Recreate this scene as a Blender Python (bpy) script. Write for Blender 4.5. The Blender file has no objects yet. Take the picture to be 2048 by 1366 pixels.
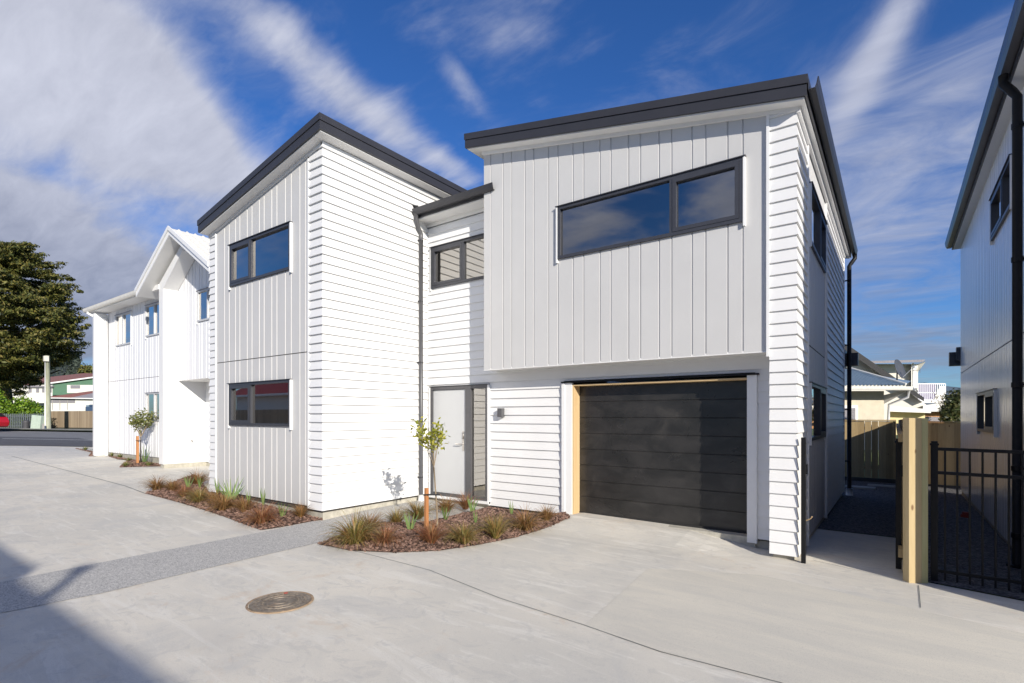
import bpy, math, random
from mathutils import Vector, Matrix, noise as mnoise
random.seed(7)
R = math.radians
S = bpy.context.scene
COL = S.collection
# ------------------------------------------------------------------ camera, sky, sun, exposure
F, CX, CY, K, TH, EYE = 1053.9, 1024.0, 833.2, .01878, R(36.0), 1.55
UX, UY = math.cos(TH), math.sin(TH)
cam = bpy.data.objects.new('camera', bpy.data.cameras.new('camera')); COL.objects.link(cam)
cam.location = (0, 0, EYE); cam.rotation_euler = (R(90), 0, TH)
cam.data.sensor_width = 36; cam.data.lens = F / 2048 * 36
cam.data.shift_y = (CY - 683) / 2048
cam.data.clip_start = .05; cam.data.clip_end = 6000
S.camera = cam
S.view_settings.view_transform = 'Standard'; S.view_settings.look = 'None'
S.view_settings.exposure = 0.17; S.view_settings.gamma = 1
SUN_EL = R(22.0)
sun_h = Vector((.871, -.491, 0))
to_sun = (sun_h * math.cos(SUN_EL) + Vector((0, 0, math.sin(SUN_EL)))).normalized()
sl = bpy.data.lights.new('sun', 'SUN'); so = bpy.data.objects.new('sun', sl); COL.objects.link(so)
sl.energy = 5.0; sl.angle = R(.45); sl.color = (1, .93, .82)
so.rotation_euler = (-to_sun).to_track_quat('-Z', 'Y').to_euler(); so.location = (20, -10, 30)

def ray(px, py):
    a = (px - CX) / F; b = -(py - CY) / F
    return Vector((-UY + a * UX, UX + a * UY, b))
def at(px, py, d):                      # point at depth d metres in front of the camera
    v = ray(px, py) * d
    return Vector((v.x, v.y, v.z + EYE))

w = bpy.data.worlds.new('World'); S.world = w; w.use_nodes = True
nt = w.node_tree; N = nt.nodes; L = nt.links
for n in list(N): N.remove(n)
def nd(T, **k):
    n = T.nodes.new(k.pop('t'))
    for a, b in k.items(): setattr(n, a, b)
    return n
def lnk(T, a, b): T.links.new(a, b)
def mth(T, op, a, b=None, c=None, clamp=False):
    n = T.nodes.new('ShaderNodeMath'); n.operation = op; n.use_clamp = clamp
    for i, v in enumerate((a, b, c)):
        if v is None: continue
        if isinstance(v, (int, float)): n.inputs[i].default_value = v
        else: T.links.new(v, n.inputs[i])
    return n.outputs[0]
def vdot(T, v, c):
    n = T.nodes.new('ShaderNodeVectorMath'); n.operation = 'DOT_PRODUCT'
    T.links.new(v, n.inputs[0]); n.inputs[1].default_value = c
    return n.outputs['Value']
def mixc(T, f, a, b):
    n = T.nodes.new('ShaderNodeMix'); n.data_type = 'RGBA'
    for i, v in ((0, f), (6, a), (7, b)):
        if isinstance(v, (int, float)): n.inputs[i].default_value = v
        elif isinstance(v, tuple): n.inputs[i].default_value = v if len(v) == 4 else v + (1,)
        else: T.links.new(v, n.inputs[i])
    return n.outputs[2]
def sstep(T, v, a, b):
    n = T.nodes.new('ShaderNodeMapRange'); n.interpolation_type = 'SMOOTHSTEP'
    T.links.new(v, n.inputs[0]); n.inputs[1].default_value = a; n.inputs[2].default_value = b
    return n.outputs[0]
tc = nd(nt, t='ShaderNodeTexCoord').outputs['Generated']
sky = nd(nt, t='ShaderNodeTexSky'); sky.sky_type = 'NISHITA'; sky.sun_disc = False
sky.sun_elevation = SUN_EL; sky.sun_rotation = math.atan2(to_sun.x, to_sun.y)
sky.altitude = 0; sky.air_density = 1.0; sky.dust_density = .3; sky.ozone_density = 2.2
# deepen the blue a little
hs = nd(nt, t='ShaderNodeHueSaturation'); hs.inputs['Saturation'].default_value = 1.12; hs.inputs['Value'].default_value = 1.0
lnk(nt, sky.outputs[0], hs.inputs['Color'])
tint = nd(nt, t='ShaderNodeMix', data_type='RGBA', blend_type='MULTIPLY'); tint.inputs[0].default_value = 1
lnk(nt, hs.outputs[0], tint.inputs[6]); tint.inputs[7].default_value = (.84, 1.44, 2.38, 1)
# cloud layer: noise on a plane high above, gathered where the sky holds its banks
sep = nd(nt, t='ShaderNodeSeparateXYZ'); lnk(nt, tc, sep.inputs[0])
zz = mth(nt, 'ADD', mth(nt, 'MAXIMUM', sep.outputs[2], 0.0), .16)
px_ = mth(nt, 'DIVIDE', sep.outputs[0], zz); py_ = mth(nt, 'DIVIDE', sep.outputs[1], zz)
cmb = nd(nt, t='ShaderNodeCombineXYZ'); lnk(nt, px_, cmb.inputs[0]); lnk(nt, py_, cmb.inputs[1])
def cloud_noise(rot, sx, sy, scale, det, rough, dist, seed):
    mp = nd(nt, t='ShaderNodeMapping'); mp.inputs['Rotation'].default_value = (0, 0, rot)
    mp.inputs['Scale'].default_value = (sx, sy, 1); mp.inputs['Location'].default_value = (seed, seed * .7, 0)
    lnk(nt, cmb.outputs[0], mp.inputs[0])
    n = nd(nt, t='ShaderNodeTexNoise'); lnk(nt, mp.outputs[0], n.inputs['Vector'])
    n.inputs['Scale'].default_value = scale; n.inputs['Detail'].default_value = det
    n.inputs['Roughness'].default_value = rough; n.inputs['Distortion'].default_value = dist
    return n.outputs['Fac']
n1 = cloud_noise(R(-50), .85, 1.25, 2.0, 12, .55, .25, 3.1)
n2 = cloud_noise(R(-75), .8, 1.15, 3.0, 12, .60, 1.1, 8.7)
def blob(px, py, ang, la, lb, amp):     # an elongated patch of sky, centre and axes as directions
    c = ray(px, py).normalized()
    e1 = (ray(px + 10 * math.cos(ang), py + 10 * math.sin(ang)).normalized() - c).normalized()
    e2 = c.cross(e1).normalized(); e1 = e2.cross(c).normalized()
    q = mth(nt, 'ADD', mth(nt, 'POWER', mth(nt, 'DIVIDE', vdot(nt, tc, e1), la), 2.0), mth(nt, 'POWER', mth(nt, 'DIVIDE', vdot(nt, tc, e2), lb), 2.0))
    front = mth(nt, 'GREATER_THAN', vdot(nt, tc, c), 0.0)
    g = mth(nt, 'EXPONENT', mth(nt, 'MULTIPLY', q, -1.0))
    return mth(nt, 'MULTIPLY', mth(nt, 'MULTIPLY', g, amp), front)
BL = [  # dense banks
    (190, 170, R(40), .22, .085, .62), (400, 280, R(38), .11, .04, .44), (60, 60, R(30), .16, .08, .3), (110, 490, R(25), .2, .055, .55), (210, 640, 0, .24, .06, .62), (-500, 300, 0, .4, .4, .6),
    (600, 110, R(42), .15, .046, .44), (790, 260, R(38), .12, .042, .40), (900, 330, R(30), .05, .02, .3)]
tot = None
for b_ in BL:
    o_ = blob(*b_); tot = o_ if tot is None else mth(nt, 'ADD', tot, o_)
n3 = cloud_noise(R(-48), .55, 1.8, 7.5, 8, .62, .35, 5.4)
nn = mth(nt, 'ADD', mth(nt, 'MULTIPLY', n1, 1.20), mth(nt, 'MULTIPLY', n3, .30))
dens = sstep(nt, mth(nt, 'ADD', tot, nn), .84, 1.42)
WL = [(1760, 100, R(118), .13, .026, .42), (1640, 250, R(100), .16, .09, .24), (1850, 420, R(150), .19, .09, .36), (1850, 230, R(140), .16, .06, .30), (925, 165, R(55), .06, .02, .36),
      (1830, 700, 0, .2, .05, .60), (1400, 150, R(140), .16, .06, .20), (1000, 360, 0, .10, .04, .14), (450, 60, R(35), .1, .04, .2), (1800, 560, 0, .15, .05, .2)]
tw = None
for b_ in WL:
    o_ = blob(*b_); tw = o_ if tw is None else mth(nt, 'ADD', tw, o_)
wisp = mth(nt, 'MULTIPLY', sstep(nt, mth(nt, 'ADD', tw, mth(nt, 'MULTIPLY', n2, .95)), .50, 1.20), .80)
# scattered clouds over the rest of the sky, behind the camera too
back = mth(nt, 'MULTIPLY', sstep(nt, mth(nt, 'ADD', n1, mth(nt, 'MULTIPLY', mth(nt, 'MAXIMUM', vdot(nt, tc, tuple(ray(1024, 500).normalized())), 0.0), -.62)), .40, .60), .80)
cov = mth(nt, 'MAXIMUM', mth(nt, 'MAXIMUM', dens, wisp), back)
tone = cloud_noise(R(60), 1, 1.3, 1.1, 5, .5, .2, 1.3)
lowg = sstep(nt, sep.outputs[2], .03, .50)
ccol = mixc(nt, mth(nt, 'ADD', mth(nt, 'MULTIPLY', lowg, .75), mth(nt, 'MULTIPLY', mth(nt, 'SUBTRACT', mth(nt, 'ADD', tone, n3), 1.0), .65), clamp=True), (4.7, 5.0, 6.4), (13.6, 13.9, 15.6))
fin = mixc(nt, mth(nt, 'MULTIPLY', cov, .9), tint.outputs[2], ccol)
bg = nd(nt, t='ShaderNodeBackground'); bg.inputs['Strength'].default_value = .050
lnk(nt, fin, bg.inputs['Color'])
wo = nd(nt, t='ShaderNodeOutputWorld'); lnk(nt, bg.outputs[0], wo.inputs[0])

S.render.engine = 'CYCLES'
S.cycles.max_bounces = 8; S.cycles.transparent_max_bounces = 16

# ------------------------------------------------------------------ materials
def new_mat(name):
    m = bpy.data.materials.new(name); m.use_nodes = True
    return m, m.node_tree, m.node_tree.nodes['Principled BSDF']
def setn(n, key, v):
    n.inputs[key].default_value = v
def tex(T, kind='obj'):
    return nd(T, t='ShaderNodeTexCoord').outputs['Object']
def noise(T, vec, scale, det=4, rough=.5, dist=0, sc=(1, 1, 1), rot=(0, 0, 0)):
    mp = nd(T, t='ShaderNodeMapping'); mp.inputs['Scale'].default_value = sc; mp.inputs['Rotation'].default_value = rot
    lnk(T, vec, mp.inputs[0])
    n = nd(T, t='ShaderNodeTexNoise'); lnk(T, mp.outputs[0], n.inputs['Vector'])
    setn(n, 'Scale', scale); setn(n, 'Detail', det); setn(n, 'Roughness', rough); setn(n, 'Distortion', dist)
    return n.outputs['Fac']
def bump(T, B, h, strength, dist=.01):
    b = nd(T, t='ShaderNodeBump'); setn(b, 'Strength', strength); setn(b, 'Distance', dist)
    lnk(T, h, b.inputs['Height']); lnk(T, b.outputs[0], B.inputs['Normal'])
def simple(name, col, rough=.5, metal=0, var=.06, vs=6, bs=0, bscale=60, sc=(1, 1, 1), spec=None):
    m, T, B = new_mat(name)
    v = tex(T); n = noise(T, v, vs, 5, .6, 0, sc)
    c0 = tuple(c * (1 - var) for c in col); c1 = tuple(min(1, c * (1 + var)) for c in col)
    lnk(T, mixc(T, sstep(T, n, .3, .7), c0, c1), B.inputs['Base Color'])
    setn(B, 'Roughness', rough); setn(B, 'Metallic', metal)
    if spec is not None: setn(B, 'Specular IOR Level', spec)
    if bs: bump(T, B, noise(T, v, bscale, 4, .6, 0, sc), bs, .004)
    return m
M = {}
M['white'] = simple('white_paint', (.79, .79, .785), .45, 0, .02, 2, .12, 5, (1, 1, .3))
M['white_trim'] = simple('white_trim_paint', (.82, .82, .815), .4, 0, .01)
M['soffit'] = simple('soffit_paint', (.78, .775, .76), .6, 0, .015)
M['panel'] = simple('warm_grey_panel_paint', (.585, .582, .575), .55, 0, .02, 1.5, .15, 18)
M['panel_white'] = simple('white_panel_paint', (.78, .785, .80), .45, 0, .012, 1.5, .12, 6)
M['panel_sheen'] = simple('pale_satin_panel_paint', (.88, .885, .90), .24, 0, .02, 1.5, .18, 3)
M['slate'] = simple('slate_grey_steel', (.036, .036, .042), .42, 0, .06, 3, .1, 30)
M['slate_pale'] = simple('weathered_grey_steel', (.090, .090, .096), .38, 0, .06, 3)
M['frame'] = simple('charcoal_aluminium', (.048, .050, .060), .38, 0, .05, 5)
M['frame_pale'] = simple('pale_grey_aluminium', (.52, .53, .55), .4, 0, .03, 5)
M['black'] = simple('black_powder_coat', (.010, .010, .011), .5, 0, .1, 10, spec=.25)
M['roofm'] = simple('dark_roof_steel', (.05, .05, .058), .45)
M['conc_raw'] = simple('raw_concrete', (.44, .42, .36), .85, 0, .15, 9, .5, 60)
M['shadowgap'] = simple('dark_gap_batten', (.06, .055, .05), .8)
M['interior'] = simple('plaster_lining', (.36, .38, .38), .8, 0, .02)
M['door'] = simple('pale_grey_door', (.56, .57, .575), .4, 0, .012, 2)
M['steel'] = simple('brushed_steel', (.55, .52, .48), .3, .9, .05)
M['cream'] = simple('cream_render', (.62, .56, .44), .85, 0, .06, 4, .5, 90)
M['creamboard'] = simple('cream_board_paint', (.66, .63, .55), .7, 0, .03, 3)
M['offwhite'] = simple('off_white_paint', (.74, .72, .66), .6, 0, .05, 8)
M['darktile'] = simple('dark_roof_tile', (.03, .03, .032), .8, 0, .25, 20, .6, 30)
M['redtile'] = simple('brick_red_roof', (.24, .10, .08), .7, 0, .25, 6, .4, 20)
M['redroof'] = simple('red_roof_paint', (.42, .05, .03), .55, 0, .1, 4)
M['greytile'] = simple('grey_roof_tile', (.24, .23, .25), .8, 0, .25, 18, .5, 30)
M['greenwall'] = simple('green_board_paint', (.10, .20, .13), .7, 0, .08, 5)
M['bluesteel'] = simple('blue_grey_corrugated_steel', (.20, .27, .33), .4, 0, .06, 2)
M['asphalt'] = simple('asphalt', (.20, .20, .20), .9, 0, .12, 3, .5, 120)
M['asphalt_dark'] = simple('fresh_asphalt', (.10, .10, .105), .85, 0, .15, 4, .5, 120)
M['roadpaint'] = simple('road_paint', (.7, .7, .68), .7)
M['grassy'] = simple('mown_grass', (.07, .10, .025), .95, 0, .4, 6, .8, 60)
M['footpath'] = simple('old_footpath_concrete', (.34, .33, .30), .9, 0, .12, 3)
M['bark'] = simple('rough_bark', (.12, .09, .065), .9, 0, .3, 15, .9, 30, (1, 1, .2))
M['twig'] = simple('young_grey_brown_stem', (.26, .20, .13), .8, 0, .15, 30)
M['rubber'] = simple('black_rubber', (.02, .02, .02), .7)
M['carred'] = simple('red_car_paint', (.55, .01, .02), .2, 0, .02)
M['carglass'] = simple('dark_car_glass', (.03, .03, .035), .08)
M['cabinet'] = simple('pale_green_cabinet', (.42, .50, .42), .6, 0, .08, 6)
M['greypaint'] = simple('dark_blue_grey_paint', (.10, .115, .125), .7, 0, .2, 8)
M['tank'] = simple('dark_grey_plastic', (.06, .06, .066), .6)
M['polewood'] = simple('pale_weathered_pole', (.36, .37, .27), .85, 0, .18, 4, .4, 30, (3, 3, .3))
M['terracotta'] = simple('red_plastic_cap', (.38, .06, .04), .6)
M['gal'] = simple('dark_dish_mesh', (.07, .075, .085), .45)
M['railwhite'] = simple('white_rail_paint', (.8, .8, .82), .5)
M['purple'] = simple('dim_purple_cladding', (.12, .10, .19), .7)
M['brickor'] = simple('orange_brown_brick', (.38, .19, .08), .85, 0, .4, 12)

def glass_mat(name, tint, ior, extra, base=0.0):
    m = bpy.data.materials.new(name); m.use_nodes = True; T = m.node_tree
    for n in list(T.nodes): T.nodes.remove(n)
    tr = nd(T, t='ShaderNodeBsdfTransparent'); tr.inputs[0].default_value = tint + (1,)
    gl = nd(T, t='ShaderNodeBsdfGlossy'); gl.inputs['Roughness'].default_value = 0.0; gl.inputs[0].default_value = (1, .97, .92, 1)
    fr = nd(T, t='ShaderNodeFresnel'); fr.inputs[0].default_value = ior
    f = mth(T, 'MULTIPLY_ADD', fr.outputs[0], extra, base, clamp=True)
    mx = nd(T, t='ShaderNodeMixShader'); lnk(T, f, mx.inputs[0]); lnk(T, tr.outputs[0], mx.inputs[1]); lnk(T, gl.outputs[0], mx.inputs[2])
    o = nd(T, t='ShaderNodeOutputMaterial'); lnk(T, mx.outputs[0], o.inputs[0])
    return m
M['glass'] = glass_mat('tinted_window_glass', (.60, .66, .68), 1.55, 2.4, .20)
M['glass_side'] = glass_mat('low_angle_window_glass', (.20, .24, .26), 1.55, 2.0, .22)

def timber(name, c0, c1, knots=True, axis=2, sc=1.0):
    m, T, B = new_mat(name); v = tex(T)
    s = [9 * sc] * 3; s[axis] = .7 * sc
    g = noise(T, v, 3, 6, .65, 1.2, tuple(s))
    g2 = noise(T, v, 1.1, 2, .5, 0, (5, 5, .25) if axis == 2 else (.25, 5, 5))
    isl = nd(T, t='ShaderNodeNewGeometry').outputs['Random Per Island']
    f = mth(T, 'ADD', mth(T, 'MULTIPLY', g, .6), mth(T, 'MULTIPLY', g2, .5))
    f = mth(T, 'ADD', f, mth(T, 'MULTIPLY', mth(T, 'SUBTRACT', isl, .5), .35))
    col = mixc(T, sstep(T, f, .25, .85), c0, c1)
    if knots:
        vo = nd(T, t='ShaderNodeTexVoronoi'); mp = nd(T, t='ShaderNodeMapping')
        mp.inputs['Scale'].default_value = (5, 5, 2.2) if axis == 2 else (2.2, 5, 5); lnk(T, v, mp.inputs[0]); lnk(T, mp.outputs[0], vo.inputs['Vector'])
        setn(vo, 'Scale', 1.3)
        kf = sstep(T, vo.outputs['Distance'], .12, .05)
        col = mixc(T, mth(T, 'MULTIPLY', kf, .85), col, (.16, .08, .03))
    lnk(T, col, B.inputs['Base Color']); setn(B, 'Roughness', .75); bump(T, B, g, .25, .004)
    return m
M['pine'] = timber('new_pine', (.44, .33, .165), (.56, .44, .25))
M['pine_green'] = timber('treated_pine', (.38, .35, .16), (.50, .46, .25))
M['reveal'] = timber('raw_timber_reveal', (.52, .35, .17), (.64, .47, .26), False)
M['fence'] = timber('fence_pine', (.30, .21, .10), (.50, .37, .19))
M['fence_old'] = timber('old_fence_boards', (.25, .19, .13), (.38, .30, .21), False)
M['stake'] = timber('orange_hardwood_stake', (.42, .17, .06), (.56, .27, .11), False)

def concrete():
    m, T, B = new_mat('fresh_concrete'); v = tex(T)
    big = noise(T, v, .30, 5, .6, .8)
    pat = noise(T, v, 1.1, 8, .68, .6)
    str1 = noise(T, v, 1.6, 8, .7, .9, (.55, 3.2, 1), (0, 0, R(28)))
    swirl = noise(T, v, 3.2, 7, .7, 1.6, (1, 1.6, 1), (0, 0, R(-40)))
    c = mixc(T, sstep(T, big, .34, .66), (.59, .565, .505), (.71, .665, .575))
    c = mixc(T, mth(T, 'MULTIPLY', sstep(T, pat, .46, .68), .6), c, (.52, .51, .48))
    c = mixc(T, mth(T, 'MULTIPLY', sstep(T, str1, .50, .64), .65), c, (.76, .73, .66))  # pale streaks painted in for sunlight thrown down by the windows
    c = mixc(T, mth(T, 'MULTIPLY', sstep(T, swirl, .52, .62), .42), c, (.50, .485, .45))
    rs = noise(T, v, 1.7, 9, .75, .5)
    c = mixc(T, mth(T, 'MULTIPLY', mth(T, 'MULTIPLY', sstep(T, rs, .56, .70), sstep(T, big, .42, .55)), .45), c, (.60, .45, .31))
    sp = noise(T, v, 150, 3, .65)
    c = mixc(T, mth(T, 'MULTIPLY', sstep(T, sp, .52, .66), .30), c, (.36, .355, .33))
    sp2 = noise(T, v, 38, 4, .7)
    c = mixc(T, mth(T, 'MULTIPLY', sstep(T, sp2, .56, .70), .22), c, (.78, .76, .70))
    wear = noise(T, v, .75, 3, .5, .3)
    c = mixc(T, mth(T, 'MULTIPLY', sstep(T, wear, .57, .75), .30), c, (.43, .42, .40))
    lnk(T, c, B.inputs['Base Color']); setn(B, 'Roughness', .8)
    h = mth(T, 'ADD', mth(T, 'MULTIPLY', sp, .8), mth(T, 'MULTIPLY', str1, .9))
    bump(T, B, h, .45, .008)
    return m
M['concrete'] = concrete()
def patch_conc(name, a, b):
    m, T, B = new_mat(name); v = tex(T)
    n = noise(T, v, 1.4, 8, .7, .5, (.6, 2.6, 1), (0, 0, R(30))); sp = noise(T, v, 110, 4, .7)
    c = mixc(T, sstep(T, n, .3, .7), a, b)
    c = mixc(T, mth(T, 'MULTIPLY', sstep(T, sp, .5, .66), .4), c, (.34, .33, .30))
    lnk(T, c, B.inputs['Base Color']); setn(B, 'Roughness', .8); bump(T, B, sp, .3, .004)
    return m
M['concrete_b'] = patch_conc('broomed_concrete', (.56, .535, .475), (.66, .62, .53))
def speck(name, cols, scale, rough=.85, bs=.6):
    m, T, B = new_mat(name); v = tex(T)
    vo = nd(T, t='ShaderNodeTexVoronoi'); lnk(T, v, vo.inputs['Vector']); setn(vo, 'Scale', scale)
    hv = nd(T, t='ShaderNodeSeparateColor'); lnk(T, vo.outputs['Color'], hv.inputs[0])
    r = nd(T, t='ShaderNodeValToRGB'); lnk(T, hv.outputs[0], r.inputs[0])
    el = r.color_ramp.elements
    while len(el) < len(cols): el.new(.5)
    for i, c in enumerate(cols): el[i].position = i / (len(cols) - 1); el[i].color = c + (1,)
    lnk(T, r.outputs[0], B.inputs['Base Color']); setn(B, 'Roughness', rough)
    bump(T, B, vo.outputs['Distance'], bs, .01)
    return m
M['aggregate'] = speck('exposed_aggregate', [(.25, .245, .235), (.41, .40, .385), (.50, .49, .465), (.62, .60, .56)], 105, .8, .35)
M['gravel'] = speck('dark_gravel', [(.03, .03, .033), (.07, .07, .075), (.12, .12, .125), (.20, .19, .18)], 45, .9, 1.0)
def islands(name, cols, rough=.7, trans=0):
    m, T, B = new_mat(name)
    isl = nd(T, t='ShaderNodeNewGeometry').outputs['Random Per Island']
    r = nd(T, t='ShaderNodeValToRGB'); lnk(T, isl, r.inputs[0]); el = r.color_ramp.elements
    while len(el) < len(cols): el.new(.5)
    for i, c in enumerate(cols): el[i].position = i / (len(cols) - 1); el[i].color = c + (1,)
    lnk(T, r.outputs[0], B.inputs['Base Color']); setn(B, 'Roughness', rough)
    if trans:
        t = nd(T, t='ShaderNodeBsdfTranslucent'); lnk(T, r.outputs[0], t.inputs[0])
        mx = nd(T, t='ShaderNodeMixShader'); mx.inputs[0].default_value = trans
        out = T.nodes['Material Output']; lnk(T, B.outputs[0], mx.inputs[1]); lnk(T, t.outputs[0], mx.inputs[2]); lnk(T, mx.outputs[0], out.inputs[0])
    return m
M['mulch'] = islands('bark_mulch_chips', [(.05, .028, .02), (.13, .075, .055), (.20, .12, .09), (.30, .19, .15)], .9)
M['soil'] = simple('dark_bark_soil', (.075, .042, .032), .95, 0, .4, 30, 1, 60)
M['tuft_green'] = islands('green_sedge', [(.10, .09, .02), (.22, .19, .05), (.36, .27, .09), (.36, .17, .06)], .5, .25)
M['tuft_brown'] = islands('bronze_sedge', [(.10, .06, .02), (.26, .14, .05), (.42, .21, .08), (.24, .20, .07)], .5, .25)
M['tuft_rust'] = islands('rust_red_sedge', [(.14, .05, .03), (.34, .13, .06), (.40, .20, .09), (.20, .14, .06)], .5, .25)
M['iris'] = islands('iris_leaf', [(.08, .16, .05), (.15, .25, .08), (.24, .32, .10)], .4, .3)
M['leaf_young'] = islands('young_yellow_green_leaf', [(.16, .20, .02), (.34, .34, .04), (.48, .44, .08)], .35, .35)
M['leaf_dark'] = islands('olive_leaf', [(.10, .13, .03), (.20, .22, .06), (.28, .27, .10)], .45, .3)
M['yew'] = islands('olive_green_needles', [(.024, .034, .008), (.075, .090, .016), (.155, .155, .030), (.20, .16, .04)], .6, .15)
M['hedge'] = islands('bright_hedge_leaf', [(.05, .12, .01), (.16, .28, .02), (.30, .42, .05)], .4, .3)
M['bushy'] = islands('dark_bush_leaf', [(.02, .035, .01), (.06, .08, .02), (.14, .13, .04)], .5, .15)
M['forest'] = islands('distant_forest', [(.020, .032, .024), (.045, .062, .045), (.07, .085, .062)], .9)
M['farhill'] = simple('far_hill_haze', (.07, .10, .13), .95, 0, .35, .01)  # bluish tone paints distance haze into the hill
def garage_mat():
    m, T, B = new_mat('black_woodgrain_door'); v = tex(T)
    n = noise(T, v, 2.2, 6, .6, .5, (1, 1, 2)); st = noise(T, v, 8, 5, .6, 0, (1, 1, 14)); dust = noise(T, v, 1.3, 5, .65, .5)
    c = mixc(T, sstep(T, n, .35, .7), (.020, .0195, .019), (.036, .034, .033))
    c = mixc(T, mth(T, 'MULTIPLY', sstep(T, dust, .55, .75), .35), c, (.085, .078, .070))
    lnk(T, c, B.inputs['Base Color']); setn(B, 'Roughness', .34)
    lnk(T, mth(T, 'ADD', .16, mth(T, 'MULTIPLY', dust, .26)), B.inputs['Roughness'])
    bump(T, B, st, .12, .002)
    return m
M['garage'] = garage_mat()
def rust_mat():
    m, T, B = new_mat('worn_cast_iron'); v = tex(T)
    n = noise(T, v, 14, 6, .7, .6); n2 = noise(T, v, 5, 4, .6)
    c = mixc(T, sstep(T, n, .35, .65), (.15, .125, .10), (.28, .235, .185))
    c = mixc(T, mth(T, 'MULTIPLY', sstep(T, n2, .52, .72), .5), c, (.27, .18, .11))
    lnk(T, c, B.inputs['Base Color']); setn(B, 'Roughness', .6); setn(B, 'Metallic', .25); bump(T, B, n, .5, .004)
    return m
M['rust'] = rust_mat()
M['rustring'] = simple('rust_stained_rim', (.33, .235, .15), .85, 0, .35, 9)

# ------------------------------------------------------------------ mesh helpers
ROOT = {}
class MB:
    def __init__(s): s.v = []; s.f = []; s.sm = False
    def quad(s, *p):
        i = len(s.v); s.v += [Vector(q) for q in p]; s.f.append(tuple(range(i, i + len(p))))
    def box(s, x0, y0, z0, x1, y1, z1, fr=None):
        i = len(s.v)
        for p in ((x0, y0, z0), (x1, y0, z0), (x1, y1, z0), (x0, y1, z0), (x0, y0, z1), (x1, y0, z1), (x1, y1, z1), (x0, y1, z1)):
            s.v.append(fr(*p) if fr else Vector(p))
        for q in ((0, 3, 2, 1), (4, 5, 6, 7), (0, 1, 5, 4), (1, 2, 6, 5), (2, 3, 7, 6), (3, 0, 4, 7)): s.f.append(tuple(i + k for k in q))
        return s
    def prism(s, a, b, poly):          # polygon list of offset pairs swept from list a to b (each list of world points)
        n = len(a); i = len(s.v); s.v += [Vector(p) for p in a] + [Vector(p) for p in b]
        for k in range(n): s.f.append((i + k, i + (k + 1) % n, i + n + (k + 1) % n, i + n + k))
        s.f.append(tuple(i + k for k in range(n - 1, -1, -1))); s.f.append(tuple(i + n + k for k in range(n)))
    def extr(s, pts, z0, z1):
        s.prism([(x, y, z0) for x, y in pts], [(x, y, z1) for x, y in pts], None)
    def tube(s, path, r, n=10, cap=True):
        path = [Vector(p) for p in path]; rs = r if isinstance(r, (list, tuple)) else [r] * len(path)
        i0 = len(s.v); up = None
        for k, p in enumerate(path):
            t = (path[min(k + 1, len(path) - 1)] - path[max(k - 1, 0)]).normalized()
            if up is None: up = Vector((0, 0, 1)) if abs(t.z) < .9 else Vector((1, 0, 0))
            a = t.cross(up).normalized(); b = t.cross(a).normalized(); up = -b if False else up
            for j in range(n):
                th = 2 * math.pi * j / n
                s.v.append(p + (a * math.cos(th) + b * math.sin(th)) * rs[k])
        for k in range(len(path) - 1):
            for j in range(n):
                s.f.append((i0 + k * n + j, i0 + k * n + (j + 1) % n, i0 + (k + 1) * n + (j + 1) % n, i0 + (k + 1) * n + j))
        if cap:
            s.f.append(tuple(i0 + j for j in range(n))); s.f.append(tuple(i0 + (len(path) - 1) * n + j for j in range(n - 1, -1, -1)))
        return s
    def lathe(s, c, prof, n=24):       # profile (radius, z)
        i0 = len(s.v)
        for r, z in prof:
            for j in range(n):
                th = 2 * math.pi * j / n; s.v.append(Vector((c[0] + r * math.cos(th), c[1] + r * math.sin(th), c[2] + z)))
        for k in range(len(prof) - 1):
            for j in range(n): s.f.append((i0 + k * n + j, i0 + k * n + (j + 1) % n, i0 + (k + 1) * n + (j + 1) % n, i0 + (k + 1) * n + j))
        s.f.append(tuple(i0 + (len(prof) - 1) * n + j for j in range(n)))
        return s
    def build(s, name, mat, parent=None, smooth=False, origin=None):
        me = bpy.data.meshes.new(name)
        org = Vector((0, 0, 0))
        if parent is not None: org = ROOT[parent.name]
        elif origin is not None: org = Vector(origin)
        me.from_pydata([v - org for v in s.v], [], s.f)
        me.materials.append(mat); me.update()
        if smooth:
            for p in me.polygons: p.use_smooth = True
        o = bpy.data.objects.new(name, me); COL.objects.link(o)
        ROOT[o.name] = org
        if parent is not None: o.parent = parent
        else: o.location = org
        return o
def each(mb, name, mat, parent, smooth=False, tol=.012):
    """one object per group of faces that touch"""
    bb = []
    for f in mb.f:
        xs = [mb.v[i] for i in f]
        bb.append([min(v[k] for v in xs) - tol for k in range(3)] + [max(v[k] for v in xs) + tol for k in range(3)])
    par = list(range(len(bb)))
    def fd(i):
        while par[i] != i: par[i] = par[par[i]]; i = par[i]
        return i
    for i in range(len(bb)):
        a = bb[i]
        for j in range(i + 1, len(bb)):
            b = bb[j]
            if a[0] <= b[3] and b[0] <= a[3] and a[1] <= b[4] and b[1] <= a[4] and a[2] <= b[5] and b[2] <= a[5]:
                ri, rj = fd(i), fd(j)
                if ri != rj: par[rj] = ri
    grp = {}
    for i in range(len(bb)): grp.setdefault(fd(i), []).append(i)
    out = []
    for g in grp.values():
        q = MB(); mp = {}
        for i in g:
            fc = []
            for k in mb.f[i]:
                if k not in mp: mp[k] = len(q.v); q.v.append(mb.v[k])
                fc.append(mp[k])
            q.f.append(tuple(fc))
        out.append(q.build(name, mat, parent, smooth))
    return out
def bevel(o, wdt=.004, seg=2):
    b = o.modifiers.new('bevel', 'BEVEL'); b.width = wdt; b.segments = seg; b.limit_method = 'ANGLE'; b.angle_limit = R(40)
    return o
def tag(o, label=None, cat=None, group=None, kind=None):
    for k, v in (('label', label), ('category', cat), ('group', group), ('kind', kind)):
        if v: o[k] = v
    return o
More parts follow.
